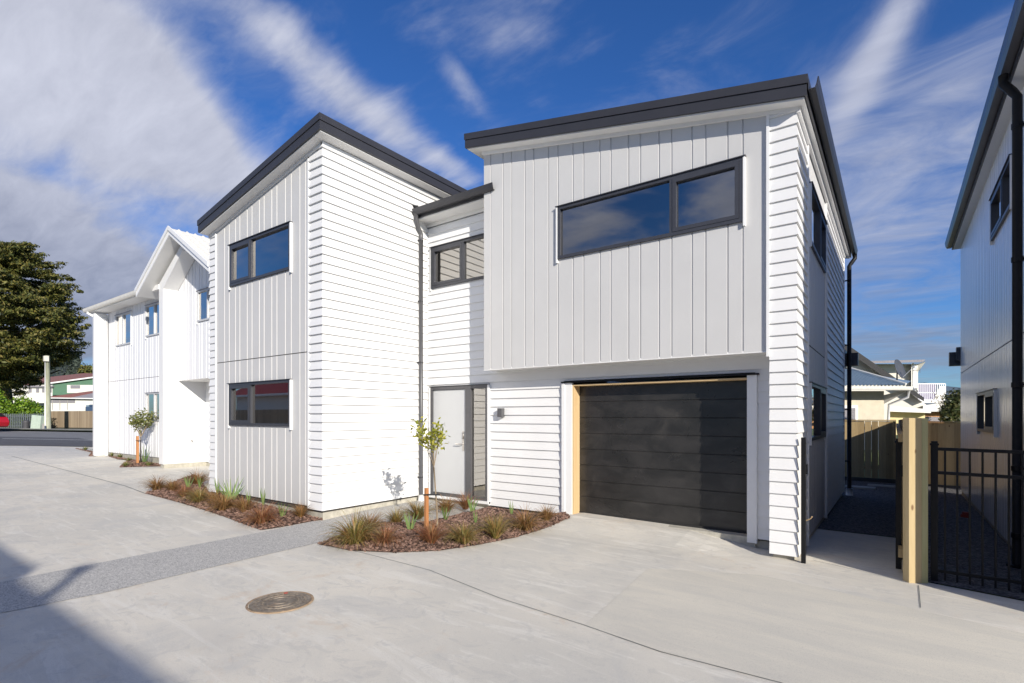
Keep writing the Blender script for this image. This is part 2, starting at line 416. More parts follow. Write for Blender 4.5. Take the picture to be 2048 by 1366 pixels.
def thing(name, loc, label, cat, group=None):
    o = bpy.data.objects.new(name, None); COL.objects.link(o); o.location = loc; o.empty_display_size = .2
    ROOT[o.name] = Vector(loc)
    return tag(o, label, cat, group)
def copy_tree(o, parent=None):
    c = o.copy(); COL.objects.link(c)
    if parent: c.parent = parent
    for ch in list(o.children): copy_tree(ch, c)
    return c

class Wall:                             # a vertical wall: s along it, d outward, z up
    def __init__(s, o, t, n, dz=0): s.o = Vector(o); s.t = Vector(t); s.n = Vector(n); s.dz = dz
    def p(s, a, d, z): return Vector((s.o.x + s.t.x * a + s.n.x * d, s.o.y + s.t.y * a + s.n.y * d, z + s.dz))
    def box(s, mb, a0, a1, d0, d1, z0, z1): mb.box(a0, d0, z0, a1, d1, z1, fr=lambda a, d, z: s.p(a, d, z)); return mb
def cuts(lo, hi, holes):                # z-range minus holes
    seg = [(lo, hi)]
    for h0, h1 in holes:
        out = []
        for a, b in seg:
            if h1 <= a or h0 >= b: out.append((a, b)); continue
            if a < h0: out.append((a, h0))
            if h1 < b: out.append((h1, b))
        seg = out
    return [q for q in seg if q[1] - q[0] > .002]
def boards(mb, W, s0, s1, z0, top, holes=(), pitch=.15, proud=.029, thin=.005, m0=False, m1=False, cap0=False, cap1=False):
    tp = top if callable(top) else (lambda s: top)
    br = sorted({s0, s1} | {h[0] for h in holes if s0 < h[0] < s1} | {h[1] for h in holes if s0 < h[1] < s1})
    zmax = max(tp(s0), tp(s1)); nrow = int(math.ceil((zmax - z0) / pitch))
    D = lambda zb, z: proud + (thin - proud) * (z - zb) / pitch
    for i in range(nrow):
        zb = z0 + i * pitch; zt = zb + pitch
        for a, b in zip(br[:-1], br[1:]):
            hz = [(h[2], h[3]) for h in holes if h[0] <= a + 1e-6 and h[1] >= b - 1e-6]
            for q0, q1 in cuts(zb, zt, hz):
                za, zc = min(q1, tp(a)), min(q1, tp(b))
                if za <= q0 and zc <= q0: continue
                za = max(za, q0 + 1e-4); zc = max(zc, q0 + 1e-4)
                d0, d1, d2 = D(zb, q0), D(zb, zc), D(zb, za)
                ea = lambda d: (a - d) if (m0 and a == s0) else a
                eb = lambda d: (b + d) if (m1 and b == s1) else b
                mb.quad(W.p(ea(d0), d0, q0), W.p(eb(d0), d0, q0), W.p(eb(d1), d1, zc), W.p(ea(d2), d2, za))
                if abs(q0 - zb) < 1e-5: mb.quad(W.p(ea(0), 0, q0), W.p(eb(0), 0, q0), W.p(eb(d0), d0, q0), W.p(ea(d0), d0, q0))
                if cap0 and a == s0: mb.quad(W.p(a, -.02, q0), W.p(a, d0, q0), W.p(a, d2, za), W.p(a, -.02, za))
                if cap1 and b == s1: mb.quad(W.p(b, d0, q0), W.p(b, -.02, q0), W.p(b, -.02, zc), W.p(b, d1, zc))
def grooved(mb, W, s0, s1, bot, top, grooves, holes=(), gw=.022, gd=.013, base=0.0):
    bt = bot if callable(bot) else (lambda s: bot); tp = top if callable(top) else (lambda s: top)
    pr = [(s0, base)]
    for g in sorted(grooves):
        if g - gw / 2 <= s0 or g + gw / 2 >= s1: continue
        pr += [(g - gw / 2, base), (g - gw / 2 + .004, base - gd), (g + gw / 2 - .004, base - gd), (g + gw / 2, base)]
    pr.append((s1, base))
    def dep(s):
        for (a, x), (b, y) in zip(pr[:-1], pr[1:]):
            if a - 1e-7 <= s <= b + 1e-7: return x + (y - x) * ((s - a) / max(b - a, 1e-7))
        return base
    br = sorted({round(a, 5) for a, _ in pr} | {round(h[k], 5) for h in holes for k in (0, 1) if s0 < h[k] < s1})
    for a, b in zip(br[:-1], br[1:]):
        m = (a + b) / 2
        hz = [(h[2], h[3]) for h in holes if h[0] < m < h[1]]
        lo, hi = min(bt(a), bt(b)), max(tp(a), tp(b))
        for q0, q1 in cuts(lo, hi, hz):
            za, zb = (bt(a), bt(b)) if q0 == lo else (q0, q0)
            zc, zd = (tp(b), tp(a)) if q1 == hi else (q1, q1)
            mb.quad(W.p(a, dep(a), za), W.p(b, dep(b), zb), W.p(b, dep(b), zc), W.p(a, dep(a), zd))
def window(parent, W, s0, s1, z0, z1, mull=(), sash=(), mat=None, fw=.045, sw=.05, flash=True, trims=True, room=1.6, glass='glass', trimmat=None, base=0.0, rspread=.45, flashmat=None, rz=None):
    mat = mat or M['frame']; trimmat = trimmat or M['white_trim']
    fr = MB(); df, db = base + .034, base - .07
    W.box(fr, s0, s1, db, df, z1 - fw, z1); W.box(fr, s0, s1, db, df, z0, z0 + fw)
    W.box(fr, s0, s0 + fw, db, df - .001, z0 + fw, z1 - fw); W.box(fr, s1 - fw, s1, db, df - .001, z0 + fw, z1 - fw)
    ed = [s0 + fw] + [m for m in mull] + [s1 - fw]
    for m in mull: W.box(fr, m - fw * .45, m + fw * .45, db, df - .002, z0 + fw, z1 - fw)
    for k in sash:
        a = ed[k] + (fw * .45 if k else 0); b = ed[k + 1] - (fw * .45 if k + 1 < len(ed) - 1 else 0)
        a += .003; b -= .003; c0, c1 = z0 + fw + .003, z1 - fw - .003; d1 = df + .006
        W.box(fr, a, b, db + .01, d1, c1 - sw, c1); W.box(fr, a, b, db + .01, d1, c0, c0 + sw)
        W.box(fr, a, a + sw, db + .01, d1 - .001, c0 + sw, c1 - sw); W.box(fr, b - sw, b, db + .01, d1 - .001, c0 + sw, c1 - sw)
    o = fr.build('window', mat, parent)
    g = MB(); g.quad(W.p(s0 + fw * .5, base - .012, z0 + fw * .5), W.p(s1 - fw * .5, base - .012, z0 + fw * .5), W.p(s1 - fw * .5, base - .012, z1 - fw * .5), W.p(s0 + fw * .5, base - .012, z1 - fw * .5))
    g.build('glass', M[glass], o)
    if flash:
        f = MB(); W.box(f, s0 - .035, s1 + .035, base, base + .055, z1 + .001, z1 + .012); f.build('head_flashing', flashmat or mat, o)
    if trims:
        t = MB()
        for a, b in ((s0 - .026, s0 - .001), (s1 + .001, s1 + .026)): W.box(t, a, b, base - .01, base + .040, z0 - .06, z1)
        each(t, 'side_trim', trimmat, o)
    # plaster reveal and the room behind
    rv = MB(); dr = base - .15
    for a0, a1, q0, q1 in ((s0 - .01, s0 + .012, z0, z1), (s1 - .012, s1 + .01, z0, z1), (s0, s1, z0 - .01, z0 + .012), (s0, s1, z1 - .012, z1 + .01)):
        W.box(rv, a0, a1, dr, db, q0, q1)
    rv.build('window_reveal', M['white_trim'], o)
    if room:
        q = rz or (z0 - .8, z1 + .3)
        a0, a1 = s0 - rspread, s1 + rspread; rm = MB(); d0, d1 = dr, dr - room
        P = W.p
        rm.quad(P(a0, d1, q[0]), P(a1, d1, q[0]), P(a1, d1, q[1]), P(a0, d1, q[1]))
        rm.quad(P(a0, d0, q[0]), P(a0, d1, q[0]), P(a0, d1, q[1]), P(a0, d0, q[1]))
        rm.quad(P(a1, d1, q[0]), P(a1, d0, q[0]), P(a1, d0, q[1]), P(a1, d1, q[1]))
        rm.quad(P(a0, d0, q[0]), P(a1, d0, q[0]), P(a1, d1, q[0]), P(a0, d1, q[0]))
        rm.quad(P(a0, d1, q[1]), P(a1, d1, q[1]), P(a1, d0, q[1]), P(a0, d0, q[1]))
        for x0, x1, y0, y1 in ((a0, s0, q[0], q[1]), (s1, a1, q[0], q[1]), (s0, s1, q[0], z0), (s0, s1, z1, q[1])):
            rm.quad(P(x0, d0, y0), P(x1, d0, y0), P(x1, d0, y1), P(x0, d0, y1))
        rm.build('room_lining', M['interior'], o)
    return o

# ------------------------------------------------------------------ the ground
def sm(x, a, b):
    t = min(1, max(0, (x - a) / (b - a))); return t * t * (3 - 2 * t)
def gz(x, y):
    xc = max(-46, min(18, x * UX + y * UY))
    base = -.14 - .06 * (1 - sm(y, 4.0, 6.4)) - .05 * math.exp(-((x + 7.5) ** 2 + (y - 4.6) ** 2) / 2)
    ramp = sm(y, 6.55, 7.5) * sm(x, -4.75, -4.3) * (1 - sm(x, -2.5, -1.35))
    base += ramp * (.125)
    return base - K * xc
def G(px, py, off=0):                   # ground point seen at a pixel of the photograph
    r = ray(px, py); lo, hi = .5, 400
    for _ in range(60):
        m = (lo + hi) / 2; p = r * m
        if p.z + EYE > gz(p.x, p.y) + off: lo = m
        else: hi = m
    p = r * lo; return Vector((p.x, p.y, gz(p.x, p.y) + off))
def sheet(name, poly, off, mat, step=.25, crown=0, rough=0):
    import bmesh
    bm = bmesh.new(); vs = [bm.verts.new((p[0], p[1], 0)) for p in poly]; bm.faces.new(vs)
    x0, x1 = min(p[0] for p in poly), max(p[0] for p in poly); y0, y1 = min(p[1] for p in poly), max(p[1] for p in poly)
    for ax, lo, hi in ((0, x0, x1), (1, y0, y1)):
        k = lo + step
        while k < hi - 1e-3:
            co = (k, 0, 0) if ax == 0 else (0, k, 0); no = (1, 0, 0) if ax == 0 else (0, 1, 0)
            bmesh.ops.bisect_plane(bm, geom=bm.verts[:] + bm.edges[:] + bm.faces[:], plane_co=co, plane_no=no); k += step
    for v in bm.verts:
        z = gz(v.co.x, v.co.y) + off
        if crown:
            e = 9
            for a, b in zip(poly, list(poly[1:]) + [poly[0]]):
                a2, b2 = Vector(a[:2]), Vector(b[:2]); q = v.co.xy; t = max(0, min(1, (q - a2).dot(b2 - a2) / max((b2 - a2).length_squared, 1e-9)))
                e = min(e, (q - a2 - (b2 - a2) * t).length)
            z += crown * sm(e, 0, .35) + rough * mnoise.noise(Vector((v.co.x * 7, v.co.y * 7, 0))) * sm(e, 0, .1)
        v.co.z = z
    me = bpy.data.meshes.new(name); bm.to_mesh(me); bm.free(); me.materials.append(mat)
    o = bpy.data.objects.new(name, me); COL.objects.link(o); ROOT[o.name] = Vector((0, 0, 0)); return o
def loc(a, d): return (a * UX - d * UY, a * UY + d * UX)     # lateral, depth -> world xy
# base ground to the horizon (graded fan)
def far_ground():
    mb = MB(); rings = [0, 4, 8, 14, 20, 27, 35, 45, 60, 90, 150, 300, 800, 2500]; n = 48
    for i, r in enumerate(rings):
        for j in range(n):
            th = 2 * math.pi * j / n; x, y = r * math.cos(th), r * math.sin(th)
            mb.v.append(Vector((x, y, gz(x, y) - (.30 if r < 31 else .04))))
    for i in range(len(rings) - 1):
        for j in range(n): mb.f.append((i * n + j, i * n + (j + 1) % n, (i + 1) * n + (j + 1) % n, (i + 1) * n + j))
    return mb
tag(far_ground().build('ground', M['grassy']), kind='structure')
drv = [(-36, -2), (4, -2), (4, 6.5), (.97, 7.10), (.25, 7.25), (.12, 9.66), (-1.3, 9.6), (-1.3, 9.0), (-18, 9.0), (-21, 6.3)]
q_ = [loc(-75, 23.25), loc(-30, 23.25), loc(-22, 23.25), loc(-14, 23.25)]
drv = [(-25.5, -8), (6, -8), (6, 6.2), (1.6, 6.9), (.25, 7.18), (.10, 9.66), (-1.4, 9.6), (-1.4, 8.6), (-17.2, 8.6), (-22, 10)] + [q_[3], q_[2], q_[1], q_[0], (-60, -8)]
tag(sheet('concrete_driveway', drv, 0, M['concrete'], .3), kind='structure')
st = [G(-60, 1242 - 8), G(0, 1228 - 1), G(200, 1188), G(420, 1136), G(636, 1086), G(690, 1066), G(740, 1045)]
st += [Vector((-5.75, 5.6, 0)), Vector((-5.85, 7.5, 0)), Vector((-7.55, 7.5, 0)), Vector((-7.58, 5.15, 0)), G(624, 1043), G(530, 1063), G(400, 1088), G(200, 1126), G(0, 1165), G(-60, 1177)]
tag(sheet('aggregate_path', [(p.x, p.y) for p in st], .004, M['aggregate'], .3), kind='structure')
# paler, broomed strip laid later in front of the garage
pb = [G(1168, 1250), G(1296, 1137), G(1520, 1150), G(1660, 1180), G(2060, 1270), G(2060, 1440), G(1860, 1440), G(1642, 1389), G(1562, 1365), G(1322, 1303)]
tag(sheet('broomed_concrete_bay', [(p.x, p.y) for p in pb], .002, M['concrete_b'], .3), kind='structure')
gr = [(-1.0, 9.64), (.12, 9.7), (.15, 7.22), (.35, 7.19), (1.6, 6.93), (5, 6.3), (5, 19), (-6, 19), (-6, 14), (-1.0, 14)]
tag(sheet('gravel_yard', gr, .006, M['gravel'], .3), kind='structure')
# joints
def joint(pts, wd=.007, name='concrete_joint'):
    mb = MB()
    for a, b in zip(pts[:-1], pts[1:]):
        n = max(1, int((b - a).length / .25)); t = (b - a).normalized(); s_ = Vector((-t.y, t.x, 0)) * wd / 2
        for i in range(n):
            p, q = a.lerp(b, i / n), a.lerp(b, (i + 1) / n)
            p.z = gz(p.x, p.y) + .0042; q.z = gz(q.x, q.y) + .0042
            mb.quad(p - s_, q - s_, q + s_, p + s_)
    tag(mb.build(name, M['greypaint']), kind='structure')
joint([G(700, 1100), G(860, 1141), G(1000, 1197), G(1166, 1250), G(1320, 1304), G(1560, 1366), G(1640, 1390)], .008)
joint([G(1626, 1121), G(1720, 1142), G(1816, 1166)], .005)
joint([G(1837, 1171), G(1841, 1216)], .007)
joint([G(22, 912), G(110, 935), G(250, 972), G(290, 987)], .02)
joint([G(-20, 935), G(200, 921), G(330, 917)], .012)

# ------------------------------------------------------------------ the townhouse (left block A, middle, garage block B)
TX = thing('townhouse', (-4.2, 9, -.1), 'white and warm grey two storey townhouse with charcoal roof edges and black garage door', 'house')
XA, YA, YG, YF, XR = -7.61, 5.177, 7.582, 7.20, -.971
dA, dB, dG = .075, -.03, 0.0
X_, Y_ = Vector((1, 0, 0)), Vector((0, 1, 0))
WA = Wall((0, YA, 0), X_, -Y_, dA)              # s = world x
WAs = Wall((XA, 0, 0), Y_, X_, dA)              # s = world y, faces +x
WG = Wall((0, YG, 0), X_, -Y_, dG)
WF = Wall((0, YF, 0), X_, -Y_, dB)
WP = Wall((0, YF, 0), X_, -Y_, -.062)           # corner pier
WR = Wall((XR, 0, 0), Y_, X_, -.10)             # right side wall
# roof planes (top surface)
SA = .188; zA = lambda x: 6.357 + (x + 7.36) * SA
SB = .183; zB = lambda x: 6.47 - (x + 5.93) * SB
# --- block A front
winA = [(-10.65, -8.50, 1.305, 2.12), (-10.627, -8.50, 4.04, 4.85)]
hol = [(a + .01, b - .01, c + .01, d - .01) for a, b, c, d in winA]
gA = []
g = -10.88
for i in range(16):
    gA.append(g); g += .19 if i % 2 == 0 else .256
gA = [-10.88, -10.69, -10.44, -10.275, -9.995, -9.82, -9.555, -9.39, -9.13, -8.96, -8.685, -8.50, -8.24, -8.07]
topA = lambda s: zA(s) - .305 - dA
m = MB(); grooved(m, WA, -11.215, -7.99, 2.575, topA, gA, hol, base=.012); m.build('upper_grey_panel', M['panel'], TX)
m = MB(); grooved(m, WA, -11.215, -7.99, -.03, 2.56, gA, hol, base=.012); m.build('lower_grey_panel', M['panel'], TX)
m = MB(); WA.box(m, -11.215, -7.99, -.03, .002, 2.55, 2.585); m.build('panel_joint', M['shadowgap'], TX)
m = MB()
boards(m, WA, -7.96, XA, -.07, lambda s: zA(s) - .31 - dA, pitch=.1455, m1=True, proud=.036)
boards(m, WA, -11.50, -11.23, -.07, lambda s: zA(s) - .31 - dA, pitch=.1455, m0=True)
each(m, 'corner_weatherboard', M['white'], TX)
m = MB(); WA.box(m, -7.99, -7.96, -.02, .034, -.07, zA(-7.97) - .36 - dA); WA.box(m, -11.245, -11.215, -.02, .034, -.07, zA(-11.2) - .33 - dA); each(m, 'corner_trim', M['white_trim'], TX)
m = MB(); boards(m, WAs, YA, 12.6, -.07, 5.955, pitch=.1455, m0=True, proud=.036)
wl = Wall((-11.50, 0, 0), -Y_, -X_, dA); boards(m, wl, -12.6, -YA, -.07, 5.15, pitch=.1455, m1=True)
each(m, 'weatherboard_wall', M['white'], TX)
# two windows of block A
window(TX, WA, *winA[0], mull=[-9.835], sash=[0], base=.012)
window(TX, WA, *winA[1], mull=[-9.82], sash=[0], base=.012)
# --- middle and garage wall in plane G
doorH = (-7.486, -6.04, -.03, 2.13); gar = (-4.285, -1.56, -.12, 2.095); upw = (-7.47, -5.86, 4.10, 4.905)
hg = [doorH, gar, (upw[0] + .01, upw[1], upw[2] + .01, upw[3] - .01)]
m = MB(); boards(m, WG, -7.61, -5.83, -.07, 5.45, hg + [(-4.5, -1.5, -.12, 2.13)]); boards(m, WG, -5.83, -1.20, -.07, 2.52, hg + [(-4.43, -1.5, -.12, 2.14)])
m.build('entry_weatherboard', M['white'], TX)
window(TX, WG, *upw, mull=[-6.63], sash=[0], trims=False, base=.018, rspread=.1)
m = MB(); WG.box(m, -7.50, -7.472, -.01, .045, 4.05, 4.91); m.build('window_side_trim', M['white_trim'], TX)
# front door with side light
fd = MB(); fb = .045
for a, b, z0, z1 in ((-7.486, -6.035, 2.075, 2.135), (-7.486, -7.435, 0.0, 2.075), (-6.085, -6.035, 0.0, 2.075), (-6.57, -6.43, 0, 2.075), (-7.435, -6.57, 0, .055), (-6.43, -6.085, 0, .055)):
    WG.box(fd, a, b, -.10, fb, z0, z1)
dr = fd.build('entry_door_frame', M['slate_pale'], TX)
m = MB(); WG.box(m, -7.43, -6.575, -.05, .018, .06, 2.07); dl = m.build('front_door', M['door'], TX); bevel(dl, .003)
m = MB(); WG.box(m, -6.655, -6.615, .018, .03, .90, 1.27); bevel(m.build('lock_plate', M['steel'], dl), .004)
m = MB(); m.tube([WG.p(-6.63, .03, 1.03), WG.p(-6.63, .075, 1.03), WG.p(-6.78, .08, 1.03)], .011); WG.box(m, -6.65, -6.62, .03, .036, 1.12, 1.25); m.build('door_handle', M['steel'], dl, True)
m = MB(); m.quad(WG.p(-6.43, .0, .055), WG.p(-6.085, .0, .055), WG.p(-6.085, .0, 2.075), WG.p(-6.43, .0, 2.075)); m.build('side_light_glass', M['glass'], dr)
m = MB(); WG.box(m, -7.52, -6.0, 0, .06, 2.137, 2.15); m.build('door_head_flashing', M['frame'], dr)
m = MB(); WG.box(m, -7.55, -5.99, -.12, .07, -.05, -.003); m.build('door_sill', M['white_trim'], TX)
m = MB(); WG.box(m, -7.53, -7.488, -.01, .05, -.03, 2.135); WG.box(m, -6.033, -5.99, -.01, .05, -.07, 2.135); each(m, 'door_side_trim', M['white_trim'], TX)
m = MB()   # hall behind the side light
for q in (((-7.5, -.9), (-6.0, -.9)), ): pass
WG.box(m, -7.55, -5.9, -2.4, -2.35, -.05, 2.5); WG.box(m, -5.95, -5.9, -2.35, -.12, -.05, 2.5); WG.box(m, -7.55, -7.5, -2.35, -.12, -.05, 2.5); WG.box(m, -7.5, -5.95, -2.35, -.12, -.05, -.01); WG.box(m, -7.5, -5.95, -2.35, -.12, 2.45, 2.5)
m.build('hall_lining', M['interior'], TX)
# wall light
m = MB(); WG.box(m, -5.745, -5.665, .012, .025, 1.55, 1.69); wlg = m.build('wall_light', M['slate_pale'], TX)
m = MB(); WG.box(m, -5.755, -5.655, .025, .115, 1.54, 1.70); bevel(m.build('light_housing', M['slate_pale'], wlg), .006)
# garage opening
gd_ = -.17
gdz = -.028
WD = Wall((0, YG, 0), X_, -Y_, gdz)
m = MB()
WD.box(m, -4.265, -4.243, -.19, .03, -.03, 2.10); WD.box(m, -1.60, -1.578, -.19, -.021, -.03, 2.10); WD.box(m, -4.243, -1.60, -.19, .03, 2.078, 2.10)
m.build('timber_reveal', M['reveal'], TX)
m = MB()
WD.box(m, -4.40, -4.266, -.02, .045, -.07, 2.13); WD.box(m, -1.598, -1.50, -.02, .045, -.10, 2.13)
WD.box(m, -4.455, -4.40, -.02, .058, -.07, 2.13); WD.box(m, -1.50, -1.475, -.02, .058, -.10, 2.13)
each(m, 'garage_trim', M['white_trim'], TX)
m = MB(); WD.box(m, -4.46, -1.45, 0, .075, 2.131, 2.152); m.build('garage_head_flashing', M['black'], TX)
gd = MB(); ph = 2.085 / 8; prev = None
for i in range(8):          # eight pressed sections with a shallow rounded edge
    z0, z1 = -.005 + i * ph, -.005 + (i + 1) * ph; prof = [(z0 + .004, gd_ - .008), (z0 + .010, gd_), (z1 - .006, gd_), (z1 - .001, gd_ - .008)]
    for (a, da), (b, db_) in zip(prof[:-1], prof[1:]): gd.quad(WD.p(-4.243, da, a), WD.p(-1.60, da, a), WD.p(-1.60, db_, b), WD.p(-4.243, db_, b))
    gd.quad(WD.p(-4.243, gd_ - .008, z1 - .001), WD.p(-1.60, gd_ - .008, z1 - .001), WD.p(-1.60, gd_ - .008, z1 + .004), WD.p(-4.243, gd_ - .008, z1 + .004))
gdo = gd.build('garage_door', M['garage'], TX)
m = MB(); WD.box(m, -4.243, -1.60, gd_ - .02, gd_ + .012, -.03, .004); m.build('bottom_seal', M['rubber'], gdo)
m = MB(); WD.box(m, -4.30, -1.5, -.35, .015, -.16, -.031); m.build('garage_threshold', M['conc_raw'], TX)
# --- grey overhanging box (front of block B)
zs = 2.40
gF = [-5.69, -5.42, -5.243, -4.963, -4.79, -4.507, -4.328, -4.057, -3.87, -3.593, -3.415, -3.135, -2.954, -2.677, -2.499, -2.22, -2.04, -1.76, -1.575]
wF = (-4.319, -1.568, 4.073, 4.895)
topB = lambda s: zB(s) - .305 - dB
m = MB(); grooved(m, WF, -5.84, -1.30, zs, topB, gF, [(wF[0] + .01, wF[1] - .01, wF[2] + .01, wF[3] - .01)], base=0)
m.quad(WF.p(-5.84, 0, zs), WF.p(-5.84, 0, 6.1), WF.p(-5.84, -.40, 6.1), WF.p(-5.84, -.40, zs))
m.build('overhanging_grey_panel', M['panel'], TX)
m = MB(); WF.box(m, -5.84, -1.30, -.40, -.001, zs - .004, zs + .02); WF.box(m, -5.845, -1.29, -.02, .006, zs - .014, zs - .004); m.build('overhang_soffit', M['soffit'], TX)
window(TX, WF, *wF, mull=[-2.50], sash=[1], base=0)
# corner pier with weatherboards
m = MB(); boards(m, WP, -1.262, XR, -.085, lambda s: zB(s) - .305 + .062, m1=True, cap0=True)
boards(m, WR, YF, 8.10, -.05, 5.385, m0=True); boards(m, WR, 10.50, 14.36, -.05, 5.385)
WRb = Wall((0, 14.36, 0), -X_, Y_, -.1); boards(m, WRb, .971, 7.5, -.05, 5.3)
each(m, 'side_weatherboard', M['white'], TX)
m = MB(); WP.box(m, -1.295, -1.262, -.38, .034, 2.36, 5.62); m.build('pier_edge_trim', M['white_trim'], TX)
m = MB(); WP.box(m, -1.262, -1.25, -.40, -.004, -.085, 2.42); m.build('pier_return', M['white'], TX)
hs_ = [(8.36, 10.30, 4.07, 4.89), (8.36, 10.30, 1.31, 2.12)]
hh = [(a + .01, b - .01, c + .01, d - .01) for a, b, c, d in hs_]
gR = [8.25, 8.44, 8.70, 8.88, 9.14, 9.32, 9.58, 9.76, 10.02, 10.20, 10.38]
m = MB(); grooved(m, WR, 8.13, 10.47, 2.66, 5.42, gR, hh, base=.0); m.build('side_upper_grey_panel', M['panel'], TX)
m = MB(); grooved(m, WR, 8.13, 10.47, -.03, 2.64, gR, hh, base=.0); m.build('side_lower_grey_panel', M['panel'], TX)
m = MB(); WR.box(m, 8.13, 10.47, -.03, -.008, 2.63, 2.67); m.build('side_panel_joint', M['shadowgap'], TX)
m = MB(); WR.box(m, 8.10, 8.13, -.02, .034, -.09, 5.42); WR.box(m, 10.47, 10.50, -.02, .034, -.09, 5.42); WR.box(m, 14.33, 14.37, -.02, .034, -.09, 5.42); each(m, 'side_wall_trim', M['white_trim'], TX)
for h in hs_: window(TX, WR, *h, mull=[9.45], sash=[1], base=0, glass='glass_side', rspread=.1)
# foundations
def found(mb, pts, z1):
    for a, b in zip(pts[:-1], pts[1:]):
        mb.quad((a[0], a[1], -.6), (b[0], b[1], -.6), (b[0], b[1], z1), (a[0], a[1], z1))
m = MB()
m.extr([(-11.47, 5.20), (-7.635, 5.20), (-7.635, 7.62), (-4.30, 7.62), (-4.30, 12), (-11.47, 12)], -.6, -.035)
m.extr([(-4.32, 7.615), (-1.32, 7.615), (-1.32, 12.), (-4.32, 12.)], -.6, -.1)
m.extr([(-1.23, 7.235), (-.995, 7.235), (-.995, 14.34), (-1.23, 14.34)], -.6, -.13)
each(m, 'foundation', M['conc_raw'], TX)
m = MB()
m.extr([(-11.49, 5.185), (-7.62, 5.185), (-7.62, 7.6), (-5.9, 7.6), (-5.9, 7.7), (-7.7, 7.7), (-7.7, 5.25), (-11.49, 5.25)], -.03, .02)
m.extr([(-6.0, 7.59), (-4.46, 7.59), (-4.46, 7.7), (-6.0, 7.7)], -.09, .0)
each(m, 'vermin_strip', M['shadowgap'], TX)
# roofs
def mono_roof(x0, x1, y0, y1, zf, tag_, tiers=True):
    r = MB()
    for (xa, xb) in ((x0, x1),):
        r.prism([(xa + .01, y0 + .01, zf(xa) - .06), (xb - .01, y0 + .01, zf(xb) - .06), (xb - .01, y0 + .01, zf(xb) - .005), (xa + .01, y0 + .01, zf(xa) - .005)],
                [(xa + .01, y1, zf(xa) - .06), (xb - .01, y1, zf(xb) - .06), (xb - .01, y1, zf(xb) - .005), (xa + .01, y1, zf(xa) - .005)], None)
    ro = r.build('roof', M['roofm'], TX)
    f = MB()
    def band(off, t0, t1):
        for (pa, pb) in (((x0, y0), (x1, y0)), ((x1, y0), (x1, y1)), ((x0, y1), (x0, y0))):
            nx, ny = (pb[1] - pa[1]), -(pb[0] - pa[0]); l = math.hypot(nx, ny); nx /= l; ny /= l
            tx, ty = -ny, nx
            a = (pa[0] + nx * off - tx * off, pa[1] + ny * off - ty * off); b = (pb[0] + nx * off + tx * off, pb[1] + ny * off + ty * off)
            ai = (pa[0] + tx * .03, pa[1] + ty * .03) ; bi = (pb[0] - tx * .03, pb[1] - ty * .03)
            ai = (ai[0] - nx * .03, ai[1] - ny * .03); bi = (bi[0] - nx * .03, bi[1] - ny * .03)
            q = [a, b, bi, ai]
            f.prism([(x, y, zf(x) - t1) for x, y in q], [(x, y, zf(x) - t0) for x, y in q], None)
    band(.012, 0, .105); band(0, .112, .245)
    f.build('fascia', M['slate'], ro)
    s = MB()
    s.prism([(x0 + .03, y0 + .03, zf(x0) - .265), (x1 - .03, y0 + .03, zf(x1) - .265), (x1 - .03, y0 + .03, zf(x1) - .235), (x0 + .03, y0 + .03, zf(x0) - .235)],
            [(x0 + .03, y1 - .03, zf(x0) - .265), (x1 - .03, y1 - .03, zf(x1) - .265), (x1 - .03, y1 - .03, zf(x1) - .235), (x0 + .03, y1 - .03, zf(x0) - .235)], None)
    s.build('soffit', M['soffit'], ro)
    return ro
roA = mono_roof(-11.56, -7.36, 4.955, 12.8, zA, 'a')
roB = mono_roof(-6.09, -.83, 6.98, 14.75, zB, 'b')
m = MB()  # frieze moulding under the soffits
m.prism([(XA + .035, YA - .035, zA(XA) - .335), (XA + .055, YA - .035, zA(XA) - .265), (XA, YA - .035, zA(XA) - .265), (XA, YA - .035, zA(XA) - .335)],
        [(XA + .035, 12.6, zA(XA) - .335), (XA + .055, 12.6, zA(XA) - .265), (XA, 12.6, zA(XA) - .265), (XA, 12.6, zA(XA) - .335)], None)
def slope_bar(mb, x0, x1, zf, yf, yb, t0, t1): mb.prism([(x0, yf, zf(x0) - t1), (x1, yf, zf(x1) - t1), (x1, yf, zf(x1) - t0), (x0, yf, zf(x0) - t0)], [(x0, yb, zf(x0) - t1), (x1, yb, zf(x1) - t1), (x1, yb, zf(x1) - t0), (x0, yb, zf(x0) - t0)], None)
slope_bar(m, -11.52, XA + .03, zA, YA - .035, YA, .262, .315); slope_bar(m, -5.86, XR + .03, zB, YF - .035, YF, .262, .315)
m.box(XR + .01, YF - .03, zB(XR) - .34, XR + .05, 14.4, zB(XR) - .26)
each(m, 'frieze_trim', M['white_trim'], TX)
# lining of the walls above windows on the side
# middle roof between the blocks with its gutter
zg = 5.56
m = MB(); m.prism([(-7.6, 7.30, zg - .02), (-7.6, 12.8, zg + .55), (-7.6, 12.8, zg + .60), (-7.6, 7.30, zg + .03)], [(-5.0, 7.30, zg - .02), (-5.0, 12.8, zg + .55), (-5.0, 12.8, zg + .60), (-5.0, 7.30, zg + .03)], None)
rm_ = m.build('middle_roof', M['roofm'], TX)
def gutter(mb, a, b, out, h=.13, wdt=.12):      # quad-section gutter from a to b, opening up; out = unit vector away from the wall
    a, b, out = Vector(a), Vector(b), Vector(out)
    prof = [(0, 0), (0, -h), (wdt * .72, -h), (wdt * .92, -h * .62), (wdt, -h * .12), (wdt * 1.04, .0), (wdt * .94, .0), (wdt * .9, -h * .15), (wdt * .8, -h * .6), (wdt * .66, -h + .008), (.006, -h + .008), (.006, 0)]
    mb.prism([a + out * x + Vector((0, 0, z)) for x, z in prof], [b + out * x + Vector((0, 0, z)) for x, z in prof], None)
